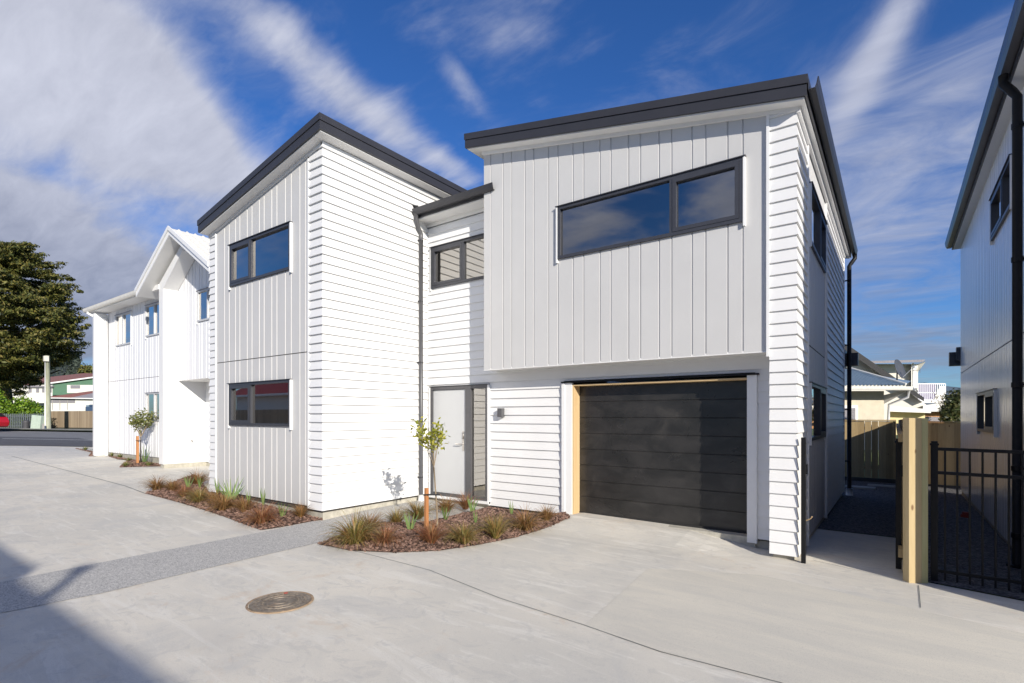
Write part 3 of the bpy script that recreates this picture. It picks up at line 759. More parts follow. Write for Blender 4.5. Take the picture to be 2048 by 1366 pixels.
m = MB(); gutter(m, (-7.93 + .3, 7.24, zg + .02), (-5.6, 7.24, zg + .02), (0, -1, 0), .112, .11); m.build('middle_gutter', M['slate'], TX)
m = MB(); m.box(-7.6, 7.24, zg - .13, -5.85, 7.27, zg - .0); m.build('middle_fascia', M['slate'], TX)
m = MB(); m.box(-7.6, 7.27, zg - .15, -5.85, 7.58, zg - .13); WG.box(m, -7.6, -5.85, 0, .03, 5.33, 5.41); each(m, 'middle_soffit', M['soffit'], TX)
m = MB(); m.prism([(-7.60, 7.16, zg + .10), (-7.40, 7.13, zg + .035), (-7.60, 7.30, zg + .03)], [(-7.60, 7.16, zg + .115), (-7.40, 7.13, zg + .045), (-7.60, 7.30, zg + .05)], None); m.build('gutter_flashing', M['slate'], TX)
m = MB(); dx, dy = XA + .075, 7.33
m.tube([(dx + .02, 7.18, zg - .08), (dx + .02, 7.18, zg - .17), (dx + .0, 7.26, zg - .32), (dx, dy, zg - .42), (dx, dy, zg - .6)], .04, 14)
m.tube([(dx, dy, zg - .55), (dx, dy, .02)], .04, 14)
dpo = m.build('middle_downpipe', M['slate_pale'], TX, True)
m = MB()
for z in (5.0, 3.8, 2.6, 1.45, .35): m.box(XA, dy - .05, z, dx + .03, dy - .04, z + .025); m.tube([(dx, dy, z), (dx, dy, z + .02)], .045, 14)
each(m, 'pipe_bracket', M['slate'], dpo)
m = MB(); m.tube([(dx, dy, .02), (dx, dy, -.2)], .062, 14); m.build('pipe_collar', M['white_trim'], dpo, True)
# right eave gutter and rear downpipe
ze = zB(-.83) - .06
m = MB(); gutter(m, (-.818, 6.99, ze), (-.818, 14.9, ze), (1, 0, 0), .12, .105); m.build('side_gutter', M['slate'], TX)
m = MB(); m.tube([(-.76, 14.72, ze - .12), (-.76, 14.72, ze - .22), (-.83, 14.66, ze - .34), (-.86, 14.55, ze - .42), (-.86, 14.55, -.12)], .045, 12)
dp2 = m.build('side_downpipe', M['black'], TX, True)
m = MB(); m.tube([(-.86, 14.55, -.12), (-.86, 14.55, -.3)], .07, 12); m.build('drain_collar', M['white_trim'], dp2, True)
m = MB()
for z in (4.7, 3.2, 1.7, .5): m.box(-.97, 14.5, z, -.84, 14.52, z + .03)
each(m, 'side_pipe_bracket', M['black'], dp2)
# open window hood at the rear corner
m = MB(); m.box(-.93, 14.75, 2.75, -.70, 14.95, 3.05); m.box(-.97, 14.4, 2.7, -.93, 14.9, 3.1); each(m, 'open_window', M['frame'], TX)
# back walls so that nothing is open behind
m = MB(); m.extr([(-11.46, 5.6), (-7.65, 5.6), (-7.65, 12.6), (-11.46, 12.6)], -.1, 5.0) if False else None
m = MB(); m.box(-11.5, 12.58, -.1, -7.6, 12.6, 5.2); m.box(-5.84, 7.62, 2.5, -5.82, 14.3, 5.9); m.box(-7.6, 12.0, -.1, -5.8, 12.02, 5.9); each(m, 'rear_wall', M['white'], TX)
m = MB(); m.box(-5.8, 7.7, 2.45, -1.0, 14.3, 2.5); m.box(-11.4, 5.3, 2.45, -7.7, 12.5, 2.5); m.build('upper_floor', M['interior'], TX)

# ------------------------------------------------------------------ gabled white townhouse at the left (C)
TC = thing('gabled_townhouse', (-19, 8, .1), 'all white gabled townhouse with deep porch fin and white framed windows near the street', 'house')
dC = .205; YC = 6.8
WC = Wall((0, YC, 0), X_, -Y_, dC)
wC = [(-22.10, -20.69, 3.80, 4.88), (-19.47, -18.1, 3.90, 4.90), (-19.47, -18.1, 1.215, 2.10), (-15.85, -14.6, 4.0, 4.86)]
gC = [-22.8 + i * .15 * (1) for i in range(0, 60)]
gC = []; g = -22.75; i = 0
while g < -13: gC.append(g); g += .16 if i % 2 else .26; i += 1
hC = [(a + .01, b - .01, c + .01, d - .01) for a, b, c, d in wC]
kw = dict(gw=.034, gd=.02)
m = MB(); grooved(m, WC, -22.90, -17.40, 2.60, 5.30, gC, hC, **kw); m.build('left_upper_panel', M['panel_white'], TC)
m = MB(); grooved(m, WC, -22.90, -17.40, .07, 2.585, gC, hC, **kw); m.build('left_lower_panel', M['panel_white'], TC)
m = MB(); WC.box(m, -22.9, -17.4, -.05, -.01, 2.58, 2.605); m.build('left_panel_joint', M['greytile'], TC)
gab = lambda s: min(6.36 - abs(s + 15.85) * .6 - .25, 9)
m = MB(); grooved(m, WC, -17.13, -12.2, 2.42, lambda s: 6.05 - abs(s + 15.85) * .58, gC, hC, **kw)
m.build('upper_room_panel', M['panel_white'], TC)
m = MB(); WC.box(m, -17.13, -12.2, -.9, 0, 2.40, 2.42); m.build('porch_ceiling', M['soffit'], TC)
for k, h in enumerate(wC): window(TC, WC, *h, mull=[(h[0] + h[1]) / 2 - .02], sash=[], mat=M['frame_pale'], base=.0, room=1.2, rspread=.15, flashmat=M['greytile'])
m = MB()     # fins and porch
m.extr([(-17.41, 6.40), (-17.13, 6.40), (-17.13, 7.55), (-17.41, 7.55)], -.04 + dC, 5.05 + dC)
m.prism([(-17.41, 6.40, 5.05 + dC), (-17.13, 6.40, 5.05 + dC), (-15.85, 6.40, 5.92 + dC), (-15.85, 6.40, 6.14 + dC), (-17.41, 6.40, 5.22 + dC)], [(-17.41, 6.79, 5.05 + dC), (-17.13, 6.79, 5.05 + dC), (-15.85, 6.79, 5.92 + dC), (-15.85, 6.79, 6.14 + dC), (-17.41, 6.79, 5.22 + dC)], None)
m.extr([(-23.08, 6.40), (-22.90, 6.40), (-22.90, 6.9), (-23.08, 6.9)], -.04 + dC, 5.0 + dC)
m.extr([(-23.08, 6.9), (-22.95, 6.9), (-22.95, 13), (-23.08, 13)], -.04 + dC, 5.0 + dC)
each(m, 'fin_wall', M['white'], TC)
m = MB(); m.extr([(-17.13, 7.55), (-12, 7.55), (-12, 7.65), (-17.13, 7.65)], -.04 + dC, 2.45 + dC); m.build('porch_wall', M['white'], TC)
m = MB(); m.box(-16.4, 7.50, .1 + dC, -15.4, 7.549, 2.12 + dC); pd = m.build('porch_door', M['door'], TC)
m = MB(); m.box(-16.5, 7.47, .1 + dC, -16.4, 7.549, 2.2 + dC); m.box(-16.4, 7.47, 2.12 + dC, -15.3, 7.549, 2.2 + dC); m.build('porch_door_frame', M['white_trim'], pd)
m = MB(); m.extr([(-23.02, 6.5), (-17.1, 6.5), (-17.1, 6.45), (-17.16, 6.45), (-17.16, 7.6), (-12, 7.6), (-12, 8), (-23.02, 8)][::1], -.4, .03) if False else None
m = MB(); m.extr([(-22.9, 6.83), (-17.4, 6.83), (-17.4, 7.3), (-22.9, 7.3)], -.3, .06 + dC); m.extr([(-17.38, 6.43), (-17.15, 6.43), (-17.15, 7.62), (-17.38, 7.62)], -.3, -.04 + dC); m.extr([(-17.15, 7.59), (-12, 7.59), (-12, 7.7), (-17.15, 7.7)], -.3, -.04 + dC); m.extr([(-23.05, 6.43), (-22.92, 6.43), (-22.92, 6.9), (-23.05, 6.9)], -.3, -.04 + dC)
each(m, 'foundation', M['conc_raw'], TC)
# eave, roof, gable
zc = 5.17 + dC
m = MB(); gutter(m, (-23.7, 6.38, zc + .05), (-18.0, 6.38, zc + .05), (0, -1, 0), .12, .11); m.build('eave_gutter', M['offwhite'], TC)
m = MB(); m.box(-23.6, 6.38, zc - .10, -17.4, 6.41, zc + .04); m.build('eave_fascia', M['white_trim'], TC)
m = MB(); m.box(-23.6, 6.41, zc - .10, -17.4, 6.85, zc - .07); m.build('eave_soffit', M['soffit'], TC)
m = MB(); m.prism([(-23.7, 6.33, zc + .05), (-18.05, 6.33, zc + .05), (-18.05, 6.33, zc + .09), (-23.7, 6.33, zc + .09)], [(-23.7, 12, zc + 1.2), (-16, 12, zc + 1.2), (-16, 12, zc + 1.24), (-23.7, 12, zc + 1.24)], None); m.build('main_roof', M['offwhite'], TC)
m = MB(); gx, gzr, gh = -15.88, 6.47 + dC - .02, .60
def gable(mb, half, y0, y1, t0, t1, ins=0):
    zr = gzr; zl = gzr - gh * half
    for sgn in (-1, 1):
        a = [(gx, zr - t0), (gx + sgn * half, zl - t0), (gx + sgn * half, zl - t1), (gx, zr - t1)]
        if sgn > 0: a = a[::-1]
        mb.prism([(x, y0, z) for x, z in a], [(x, y1, z) for x, z in a], None)
gable(m, 2.28, 6.10, 12.5, 0, .04); gro = m.build('gable_roof', M['offwhite'], TC)
m = MB()
for k in range(-14, 15):
    for j in (0,):
        y = 6.3 + (k + 14) * .21
        for sgn in (-1, 1): m.prism([(gx, y, gzr + .0), (gx + sgn * 2.27, y, gzr - gh * 2.27), (gx + sgn * 2.27, y, gzr - gh * 2.27 + .03), (gx, y, gzr + .03)], [(gx, y + .03, gzr), (gx + sgn * 2.27, y + .03, gzr - gh * 2.27), (gx + sgn * 2.27, y + .03, gzr - gh * 2.27 + .03), (gx, y + .03, gzr + .03)], None)
m.build('roof_rib', M['offwhite'], gro)
m = MB(); gable(m, 2.30, 6.075, 6.10, -.03, .19); gable(m, 2.30, 6.04, 6.075, -.05, .06); m.build('barge_board', M['white_trim'], gro)
m = MB(); gable(m, 2.26, 6.10, 6.86, .16, .19); m.build('gable_soffit', M['soffit'], gro)
m = MB(); m.tube([(-23.35, 6.33, zc - .05), (-23.35, 6.33, zc - .14), (-23.1, 6.45, zc - .26), (-22.86, 6.72, zc - .34), (-22.84, 6.74, zc - .45)], .045, 10); m.tube([(-22.84, 6.74, zc - .4), (-22.84, 6.74, .15)], .045, 10); m.build('white_downpipe', M['white_trim'], TC, True)
m = MB(); m.tube([(-17.12, 7.15, .62 + dC), (-17.03, 7.15, .62 + dC), (-17.03, 7.15, .55 + dC)], .018, 8); m.build('garden_tap', M['steel'], TC, True)
m = MB(); m.box(-23, 12.9, .1, -12, 13, 6.0); each(m, 'rear_wall', M['white'], TC)

# ------------------------------------------------------------------ right hand townhouse (D)
TD = thing('satin_clad_townhouse', (2, 11, -.3), 'pale satin clad townhouse with black gutter and thick black downpipe behind the metal fence', 'house')
XD = 1.28; dD = -.155
WD_ = Wall((XD, 0, 0), -Y_, -X_, dD)       # s = -y, faces -x
hD = [(-11.40, -9.60, 4.53, 5.19), (-13.10, -11.02, 1.44, 2.13)]
hDi = [(a + .01, b - .01, c + .01, d - .01) for a, b, c, d in hD]
gD = []; g = -16.45; i = 0
while g < -6.5: gD.append(g); g += .16 if i % 2 else .26; i += 1
m = MB(); grooved(m, WD_, -16.6, -6.43, 2.75, 5.88, gD, hDi, gw=.022, gd=.010); m.build('upper_side_panel', M['panel_sheen'], TD)
m = MB(); grooved(m, WD_, -16.6, -6.43, -.05, 2.73, gD, hDi, gw=.022, gd=.010); m.build('lower_side_panel', M['panel_sheen'], TD)
m = MB(); WD_.box(m, -16.6, -6.43, -.03, -.006, 2.72, 2.76); m.build('panel_joint', M['greytile'], TD)
window(TD, WD_, *hD[0], mull=[-10.3], sash=[0], glass='glass_side', rspread=.1, room=.7)
window(TD, WD_, *hD[1], mull=[-12.05], sash=[1], glass='glass_side', rspread=.1, room=.7)
m = MB(); m.extr([(1.30, 6.46), (8, 6.46), (8, 11.5), (1.7, 11.5), (1.7, 16.57), (1.30, 16.57)], -.6, -.21); each(m, 'foundation', M['conc_raw'], TD)
m = MB(); m.extr([(1.29, 6.43), (8, 6.43), (8, 6.5), (1.29, 6.5)], -.2, 5.7); m.box(1.281, 16.55, -.2, 1.7, 16.6, 5.7); m.box(1.68, 11.5, -.2, 1.7, 16.55, 5.7); m.box(1.7, 11.45, -.2, 8, 11.5, 6.0); m.box(7.95, 6.5, -.2, 8, 11.45, 6); each(m, 'other_wall', M['white'], TD)  # hidden rear wing kept thin so sunlight still reaches the back fence
zd = 5.95 + dD
m = MB(); m.prism([(1.12, 6.2, zd - .02), (8.2, 6.2, zd + .9), (8.2, 6.2, zd + .94), (1.12, 6.2, zd + .02)], [(1.12, 11.7, zd - .02), (8.2, 11.7, zd + .9), (8.2, 11.7, zd + .94), (1.12, 11.7, zd + .02)], None)
m.prism([(1.12, 11.7, zd - .02), (1.78, 11.7, zd + .1), (1.78, 11.7, zd + .14), (1.12, 11.7, zd + .02)], [(1.12, 16.75, zd - .02), (1.78, 16.75, zd + .1), (1.78, 16.75, zd + .14), (1.12, 16.75, zd + .02)], None)
m.build('roof', M['roofm'], TD)
m = MB(); m.box(1.125, 6.2, zd - .17, 1.15, 16.75, zd - .02); m.build('fascia', M['slate'], TD)
m = MB(); m.box(1.15, 6.2, zd - .17, 1.30, 16.75, zd - .14); m.build('soffit', M['soffit'], TD)
m = MB(); gutter(m, (1.12, 6.15, zd + .02), (1.12, 16.8, zd + .02), (-1, 0, 0), .135, .12); m.build('gutter', M['slate_pale'], TD)
m = MB(); m.tube([(1.06, 8.65, zd - .12), (1.06, 8.65, zd - .22), (1.14, 8.65, zd - .34), (1.185, 8.65, zd - .42), (1.185, 8.65, -.22)], .048, 14); dpD = m.build('downpipe', M['black'], TD, True)
m = MB()
for z in (5.0, 3.4, 1.9, .9, .1): m.tube([(1.185, 8.65, z), (1.185, 8.65, z + .06)], .056, 14); m.box(1.18, 8.63, z + .02, 1.28, 8.67, z + .04)
m.tube([(1.185, 8.65, -.22), (1.185, 8.65, -.34)], .10, 14)
each(m, 'pipe_socket', M['black'], dpD)
m = MB(); m.box(1.08, 16.75, 2.95 + dD, 1.31, 16.95, 3.28 + dD); m.box(1.2, 16.6, 3.05 + dD, 1.31, 16.75, 3.38 + dD); each(m, 'open_window', M['frame'], TD)  # open awning window on the rear wall, seen from the side

TN = thing('added_shade_house', (10, 18, -.3), 'unseen white house added to shade the pine fence right of the tall post', 'house')  # unseen house, added only to shade the right end of the back fence
m = MB(); m.box(6.1, 15.25, -.4, 14, 22, 5.4); m.build('wall', M['white'], TN)
m = MB(); m.prism([(6.0, 15.12, 5.35), (14.2, 15.12, 6.3), (14.2, 15.12, 6.4), (6.0, 15.12, 5.45)], [(6.0, 22.2, 5.35), (14.2, 22.2, 6.3), (14.2, 22.2, 6.4), (6.0, 22.2, 5.45)], None); m.build('roof', M['roofm'], TN)
# ------------------------------------------------------------------ house behind the camera whose eave shades the drive
TE = thing('neighbour_house', (6, -9, -.1), 'grey clad house across the drive whose eave line shades the concrete', 'house')
zl = 6.15
m = MB(); m.box(-1.2, -14, -.4, 16, -6.5, zl - .2); m.build('wall', M['greytile'], TE)
m = MB(); m.prism([(-1.8, -6.20, zl - .2), (-1.8, -6.20, zl), (-1.8, -14.5, zl + .7), (-1.8, -14.5, zl + .5)], [(16.5, -6.20, zl - .2), (16.5, -6.20, zl), (16.5, -14.5, zl + .7), (16.5, -14.5, zl + .5)], None)
m.box(-1.8, -6.2, zl - .18, 5.9, -5.98, zl + .0); m.build('roof', M['roofm'], TE)
m = MB(); m.tube([(7.35, -6.3, zl - .1), (7.35, -6.3, zl + .48)], .055, 10); m.tube([(7.35, -6.3, zl + .44), (7.35, -6.3, zl + .52)], .10, 10); m.build('vent_pipe', M['slate'], TE)
m = MB(); m.box(3, -6.51, 1, 5, -6.48, 2.1); m.box(8, -6.51, 3.8, 10, -6.48, 4.9); each(m, 'window', M['frame'], TE)
# red-roofed house and fence that the lower window mirrors
TR = thing('red_roof_house', (-26, -10, 0), 'low white house with red iron roof mirrored in the lower front window', 'house')
m = MB(); m.box(-38, -16, 0, -17, -8.5, 3.0); m.build('wall', M['offwhite'], TR)
m = MB(); m.prism([(-38.6, -7.9, 2.95), (-38.6, -12.2, 5.2), (-38.6, -16.6, 2.95)], [(-16.4, -7.9, 2.95), (-16.4, -12.2, 5.2), (-16.4, -16.6, 2.95)], None); m.build('roof', M['redroof'], TR)
m = MB(); gutter(m, (-38.6, -7.9, 3.02), (-16.4, -7.9, 3.02), (0, 1, 0)); m.build('gutter', M['white_trim'], TR)
m = MB(); m.box(-30, -8.49, 1.2, -27, -8.45, 2.3); m.box(-24, -8.49, 1.2, -21, -8.45, 2.3); each(m, 'window', M['frame'], TR)

# ------------------------------------------------------------------ fences near the house
def board_fence(label, a, b, z0, z1,  wd=.15, gap=.004, mat='fence', thick=.02, cap=True, n_out=(0, -1), miss=(), name='timber_fence', dipend=0, jit=.004, gaps=()):
    a, b = Vector(a), Vector(b); t = (b - a).normalized(); n = Vector((-t.y, t.x)); L_ = (b - a).length
    th = thing(name, (a.x, a.y, z0), label, 'fence')
    mb = MB(); s = 0; i = 0
    while s < L_ - .01:
        e = min(s + wd, L_); zt = z1 + random.uniform(-jit, jit) - dipend * s / L_
        g_ = .014 if i in gaps else gap
        p = [a + t * s, a + t * (e - g_), a + t * (e - g_) + n * thick, a + t * s + n * thick]
        if i not in miss: mb.extr([(q.x, q.y) for q in p][::1], z0 + .0, zt)
        s = e; i += 1
    mb.build('board', M[mat], th)
    rl = MB()
    for z in (z0 + .25, z1 - .25): rl.extr([((a + n * (thick + .002)).x, (a + n * (thick + .002)).y), ((b + n * (thick + .002)).x, (b + n * (thick + .002)).y), ((b + n * (thick + .05)).x, (b + n * (thick + .05)).y), ((a + n * (thick + .05)).x, (a + n * (thick + .05)).y)], z, z + .09)
    rl.build('rail', M[mat], th)
    if cap:
        c = MB(); c.extr([((a - n * .03).x, (a - n * .03).y), ((b - n * .03).x, (b - n * .03).y), ((b + n * .08).x, (b + n * .08).y), ((a + n * .08).x, (a + n * .08).y)], z1 + .008, z1 + .04); c.build('capping', M[mat], th)
    k = MB(); k.extr([((a - n * .012).x, (a - n * .012).y), ((b - n * .012).x, (b - n * .012).y), ((b + n * .03).x, (b + n * .03).y), ((a + n * .03).x, (a + n * .03).y)], z0 - .16, z0 - .004); k.build('plinth_board', M['shadowgap'], th)
    return th
yf = 18.4
board_fence('pine paling fence closing the gravel yard between the two townhouses, left of the tall post', (-4.5, yf), (.03, yf), -.22, 1.42, .165, .0006, gaps=(22, 23, 24))
board_fence('pine paling fence seen through the black railing, right of the tall post', (.13, yf), (2.6, yf), -.30, 1.38, .165, .0006)
board_fence('dividing pine fence seen end on behind the tall timber post', (.10, 7.20), (.10, 18.36), -.25, 1.52, .15, .003, cap=False, jit=.006, dipend=.07)
# tall timber post (two lengths side by side)
pp = thing('timber_post', (.10, 7.10, gz(.1, 7.1)), 'tall pale pine post at the end of the dividing fence beside the black railing', 'post')
zb0, zt0 = gz(.1, 7.1) - .05, 1.535
def rotbox(mb, cx, cy, ang, hx, hy, z0, z1):
    c, s_ = math.cos(ang), math.sin(ang)
    mb.extr([(cx + c * x - s_ * y, cy + s_ * x + c * y) for x, y in ((-hx, -hy), (hx, -hy), (hx, hy), (-hx, hy))], z0, z1)
m = MB(); rotbox(m, .150, 7.093, R(33), .066, .048, zb0, zt0); bevel(m.build('front_length', M['pine'], pp), .004)
m = MB(); rotbox(m, .234, 7.148, R(33), .033, .046, zb0, zt0 - .002); bevel(m.build('side_length', M['pine_green'], pp), .003)
# black latch post by the pier
p = G(1607, 1126); lp = thing('latch_post', p, 'slim black steel gate post standing against the white corner pier', 'post')
m = MB(); m.box(p.x - .024, p.y - .024, p.z - .02, p.x + .024, p.y + .024, 1.30); bevel(m.build('post', M['black'], lp), .003)
m = MB(); m.box(p.x + .02, p.y - .012, .86, p.x + .045, p.y + .012, .98); m.build('latch', M['black'], lp)
m = MB(); m.tube([(p.x + .02, p.y + .03, .30), (p.x + .07, p.y + .02, .33), (p.x + .09, p.y + .0, .36)], .007, 6); m.build('string_tie', M['reveal'], lp)
# open gate, leaf swung back along the dividing fence
gx_ = .035
gt = thing('metal_gate', (gx_, 7.44, gz(0, 7.4)), 'black metal gate swung open and seen edge on beside the timber post', 'gate')
zq = gz(0, 7.4)
m = MB(); m.box(gx_ - .028, 7.42, zq + .04, gx_ + .028, 7.476, 1.25); m.box(gx_ - .036, 7.41, 1.25, gx_ + .036, 7.486, 1.275); m.box(gx_ - .025, 7.42, 1.275, gx_ + .025, 7.476, 1.30); m.box(gx_ - .022, 8.36, zq + .04, gx_ + .022, 8.40, 1.25); each(m, 'gate_stile', M['black'], gt)
m = MB()
for z in (.06 + zq + .1, .92, 1.19): m.box(gx_ - .016, 7.476, z, gx_ + .016, 8.36, z + .035)
m.build('gate_rail', M['black'], gt)
for k in range(8):
    m = MB(); y = 7.58 + k * .10; m.box(gx_ - .01, y, zq + .1, gx_ + .01, y + .02, 1.22); m.build('gate_bar', M['black'], gt)
m = MB()
for z in (-.05, .88): m.box(gx_ + .02, 7.33, z, gx_ + .05, 7.42, z + .12)
each(m, 'hinge', M['black'], gt)
# black railing from the timber post to the house on the right
mf = thing('metal_railing', (.34, 7.30, gz(.3, 7.3)), 'black steel picket railing in front of the satin clad townhouse', 'fence')
ra, rb_ = Vector((.345, 7.30)), Vector((2.55, 7.30)); zr = gz(.3, 7.3); slp = -K * UX
fz = lambda x, z: z + slp * (x - .345)
m = MB(); m.box(.315, 7.265, zr - .05, .375, 7.325, 1.24); m.box(.307, 7.257, 1.24, .383, 7.333, 1.262); m.box(.318, 7.268, 1.262, .372, 7.322, 1.285); m.build('end_post', M['black'], mf)
m = MB()
for z in (zr + .10, .93, 1.185): m.prism([(.376, 7.28, fz(.376, z)), (.376, 7.312, fz(.376, z)), (.376, 7.312, fz(.376, z + .034)), (.376, 7.28, fz(.376, z + .034))], [(2.5, 7.28, fz(2.5, z)), (2.5, 7.312, fz(2.5, z)), (2.5, 7.312, fz(2.5, z + .034)), (2.5, 7.28, fz(2.5, z + .034))], None)
m.build('rail', M['black'], mf)
x = .435
while x < 2.4:
    m = MB(); m.box(x - .009, 7.287, fz(x, zr + .02), x + .009, 7.305, fz(x, 1.19)); m.build('bar', M['black'], mf); x += .1005
p = G(1931, 1035); m = MB(); m.tube([p + Vector((0, 0, -.02)), p + Vector((0, 0, .06))], .07, 12); m.tube([p + Vector((0, 0, .06)), p + Vector((0, 0, .10))], .05, 12)
tag(m.build('drain_cap', M['terracotta'], None, origin=p), 'small red drain cap on the gravel beside the satin clad wall', 'drain cap')
# long grey slab edging in the gravel
p = G(1760, 972)
m = MB(); m.box(-.6, 17.1, gz(0, 17) - .02, .05, 17.5, gz(0, 17) + .03); m.box(-1.1, 16.2, gz(-1, 16) - .02, -.4, 16.6, gz(-1, 16) + .03)
tag(m.build('paving_slab', M['footpath']), kind='structure')

# ------------------------------------------------------------------ manhole
c = G(561, 1205)
mh = thing('manhole_cover', c, 'round rusty cast iron manhole cover set in the concrete drive', 'manhole cover')
m = MB(); m.lathe((c.x, c.y, gz(c.x, c.y)), [(.312, .003), (.309, .010), (.290, .011), (.288, .004)], 48)
mr = m.build('rim', M['rustring'], mh, True)
m = MB(); m.lathe((c.x, c.y, gz(c.x, c.y)), [(.282, .004), (.281, .0115), (.25, .012), (.246, .007), (.20, .007), (.197, .0125), (.185, .0125), (.182, .007), (.14, .007), (.137, .0125), (.125, .0125), (.122, .007), (.07, .007), (.066, .0125), (.055, .0125), (.052, .009), (.001, .009)], 48)
for k in range(40):
    th = k * 2 * math.pi / 40; r = .165 if k % 2 else .225
    m.box(c.x + r * math.cos(th) - .008, c.y + r * math.sin(th) - .008, gz(c.x, c.y) + .006, c.x + r * math.cos(th) + .008, c.y + r * math.sin(th) + .008, gz(c.x, c.y) + .0125)
lid_ = m.build('lid', M['rust'], mh)
m = MB(); m.lathe((c.x - .19, c.y + .17, gz(c.x, c.y)), [(.022, .010), (.02, .014), (.001, .014)], 12); m.build('lifting_hole', M['terracotta'], mh)
mh.scale = (.93, .93, 1)

# ------------------------------------------------------------------ planting
def bed(name, pts, crown, chips, edge=True):
    o = sheet(name, pts, .008, M['soil'], .09, crown, .018); tag(o, kind='structure')
    x0, x1 = min(p[0] for p in pts), max(p[0] for p in pts); y0, y1 = min(p[1] for p in pts), max(p[1] for p in pts)
    def inside(x, y):
        c = False
        for (ax, ay), (bx, by) in zip(pts, list(pts[1:]) + [pts[0]]):
            if (ay > y) != (by > y) and x < (bx - ax) * (y - ay) / (by - ay) + ax: c = not c
        return c
    mb = MB(); k = 0; tries = 0
    while k < chips and tries < chips * 12:
        tries += 1
        x, y = random.uniform(x0, x1), random.uniform(y0, y1)
        if not inside(x, y): continue
        e = 9
        for a, b in zip(pts, list(pts[1:]) + [pts[0]]):
            a2, b2 = Vector(a), Vector(b); q = Vector((x, y)); t = max(0, min(1, (q - a2).dot(b2 - a2) / max((b2 - a2).length_squared, 1e-9))); e = min(e, (q - a2 - (b2 - a2) * t).length)
        z = gz(x, y) + .012 + crown * sm(e, 0, .35) + .018 * mnoise.noise(Vector((x * 7, y * 7, 0))) * sm(e, 0, .1)
        l, w_, h = random.uniform(.012, .034), random.uniform(.007, .018), random.uniform(.003, .009)
        Mx = Matrix.Rotation(random.uniform(0, 6.28), 3, 'Z') @ Matrix.Rotation(random.uniform(-.9, .9), 3, 'X') @ Matrix.Rotation(random.uniform(-.6, .6), 3, 'Y')
        cc = Vector((x, y, z + random.uniform(0, .012)))
        i = len(mb.v)
        for sx, sy, sz in ((-1, -1, -1), (1, -.8, -1), (.9, 1, -1), (-1, .7, -1), (-.8, -.8, 1), (.8, -1, 1), (1, .8, 1), (-.9, 1, 1)): mb.v.append(cc + Mx @ Vector((sx * l, sy * w_, sz * h)))
        for q in ((4, 5, 6, 7), (0, 1, 5, 4), (1, 2, 6, 5), (2, 3, 7, 6), (3, 0, 4, 7)): mb.f.append(tuple(i + kk for kk in q))
        k += 1
    return mb
def vxy(p): return (p.x, p.y)
b1 = [vxy(G(289, 987)), vxy(G(360, 1006)), vxy(G(440, 1031)), vxy(G(522, 1061)), vxy(G(624, 1043)), (-7.62, 5.19), (-11.47, 5.19), (-11.6, 5.2), vxy(G(388, 950))]
mm = bed('garden_bed_soil', b1, .05, 4200)
tag(mm.build('bark_mulch', M['mulch']), 'brown bark mulch spread over the bed below the left grey wall', 'mulch', kind='stuff')
b2 = [vxy(G(637, 1089)), vxy(G(700, 1102)), vxy(G(790, 1106)), vxy(G(880, 1102)), vxy(G(960, 1090)), vxy(G(1030, 1076)), vxy(G(1090, 1057)), vxy(G(1140, 1036)), (-4.47, 7.57), (-6.02, 7.57), (-6.0, 6.8), (-5.95, 5.9), vxy(G(750, 1047)), vxy(G(690, 1068))]
mm = bed('garden_bed_soil', b2, .06, 6500)
tag(mm.build('bark_mulch', M['mulch']), 'brown bark mulch in the curved bed in front of the entry wall', 'mulch', kind='stuff')
b3 = [vxy(G(150, 897)), vxy(G(195, 905)), vxy(G(236, 919)), vxy(G(256, 921)), vxy(G(239, 935)), vxy(G(325, 933)), (-17.42, 6.46), (-17.5, 6.8), (-22.9, 6.8), (-23.1, 6.3), (-25, 6.9)]
mm = bed('garden_bed_soil', b3, .05, 2500)
tag(mm.build('bark_mulch', M['mulch']), 'dark bark mulch along the foot of the all white townhouse', 'mulch', kind='stuff')

def tuft_mesh(n, h, spread, droop, wd=.0032, seg=5, lean=(0, 0)):
    mb = MB()
    for _ in range(n):
        th = random.uniform(0, 6.283); r0 = random.uniform(0, .05) * spread / .3; L_ = h * random.uniform(.55, 1.15)
        out = random.random() ** .7; dx, dy = math.cos(th), math.sin(th)
        p = Vector((dx * r0, dy * r0, -.01)); ang = R(88) - out * R(52) * spread / .3; curl = droop * random.uniform(.4, 1.3)
        side = Vector((-dy, dx, 0)); tw = random.uniform(-.5, .5); side = (side + Vector((0, 0, tw))).normalized()
        pts = [p.copy()]; st_ = L_ / seg
        for k in range(seg):
            ang -= curl / seg * (k + .5) / seg * 2
            p = p + Vector((dx * math.cos(ang) + lean[0] * .1, dy * math.cos(ang) + lean[1] * .1, math.sin(ang))) * st_
            if p.z < .004: p.z = .004
            pts.append(p.copy())
        i = len(mb.v)
        for k, q in enumerate(pts):
            w_ = wd * (1 - (k / seg) ** 1.5) + .0004
            mb.v += [q - side * w_, q + side * w_]
        for k in range(seg): mb.f.append((i + 2 * k, i + 2 * k + 1, i + 2 * k + 3, i + 2 * k + 2))
    return mb
def inst(name, mesh, p, rot, sc, label, cat, group):
    o = bpy.data.objects.new(name, mesh); COL.objects.link(o); o.location = p; o.rotation_euler = (0, 0, rot); o.scale = (sc, sc, sc)
    return tag(o, label, cat, group)
def mesh_of(mb, name, mat):
    me = bpy.data.meshes.new(name); me.from_pydata(mb.v, [], mb.f); me.materials.append(mat); me.update(); return me
TM = {}
for c_ in ('green', 'brown', 'rust'):
    TM[c_] = [mesh_of(tuft_mesh(430, .36, .30, 1.5), 'grass_tuft', M['tuft_' + c_]), mesh_of(tuft_mesh(340, .33, .24, 1.1), 'grass_tuft', M['tuft_' + c_])]
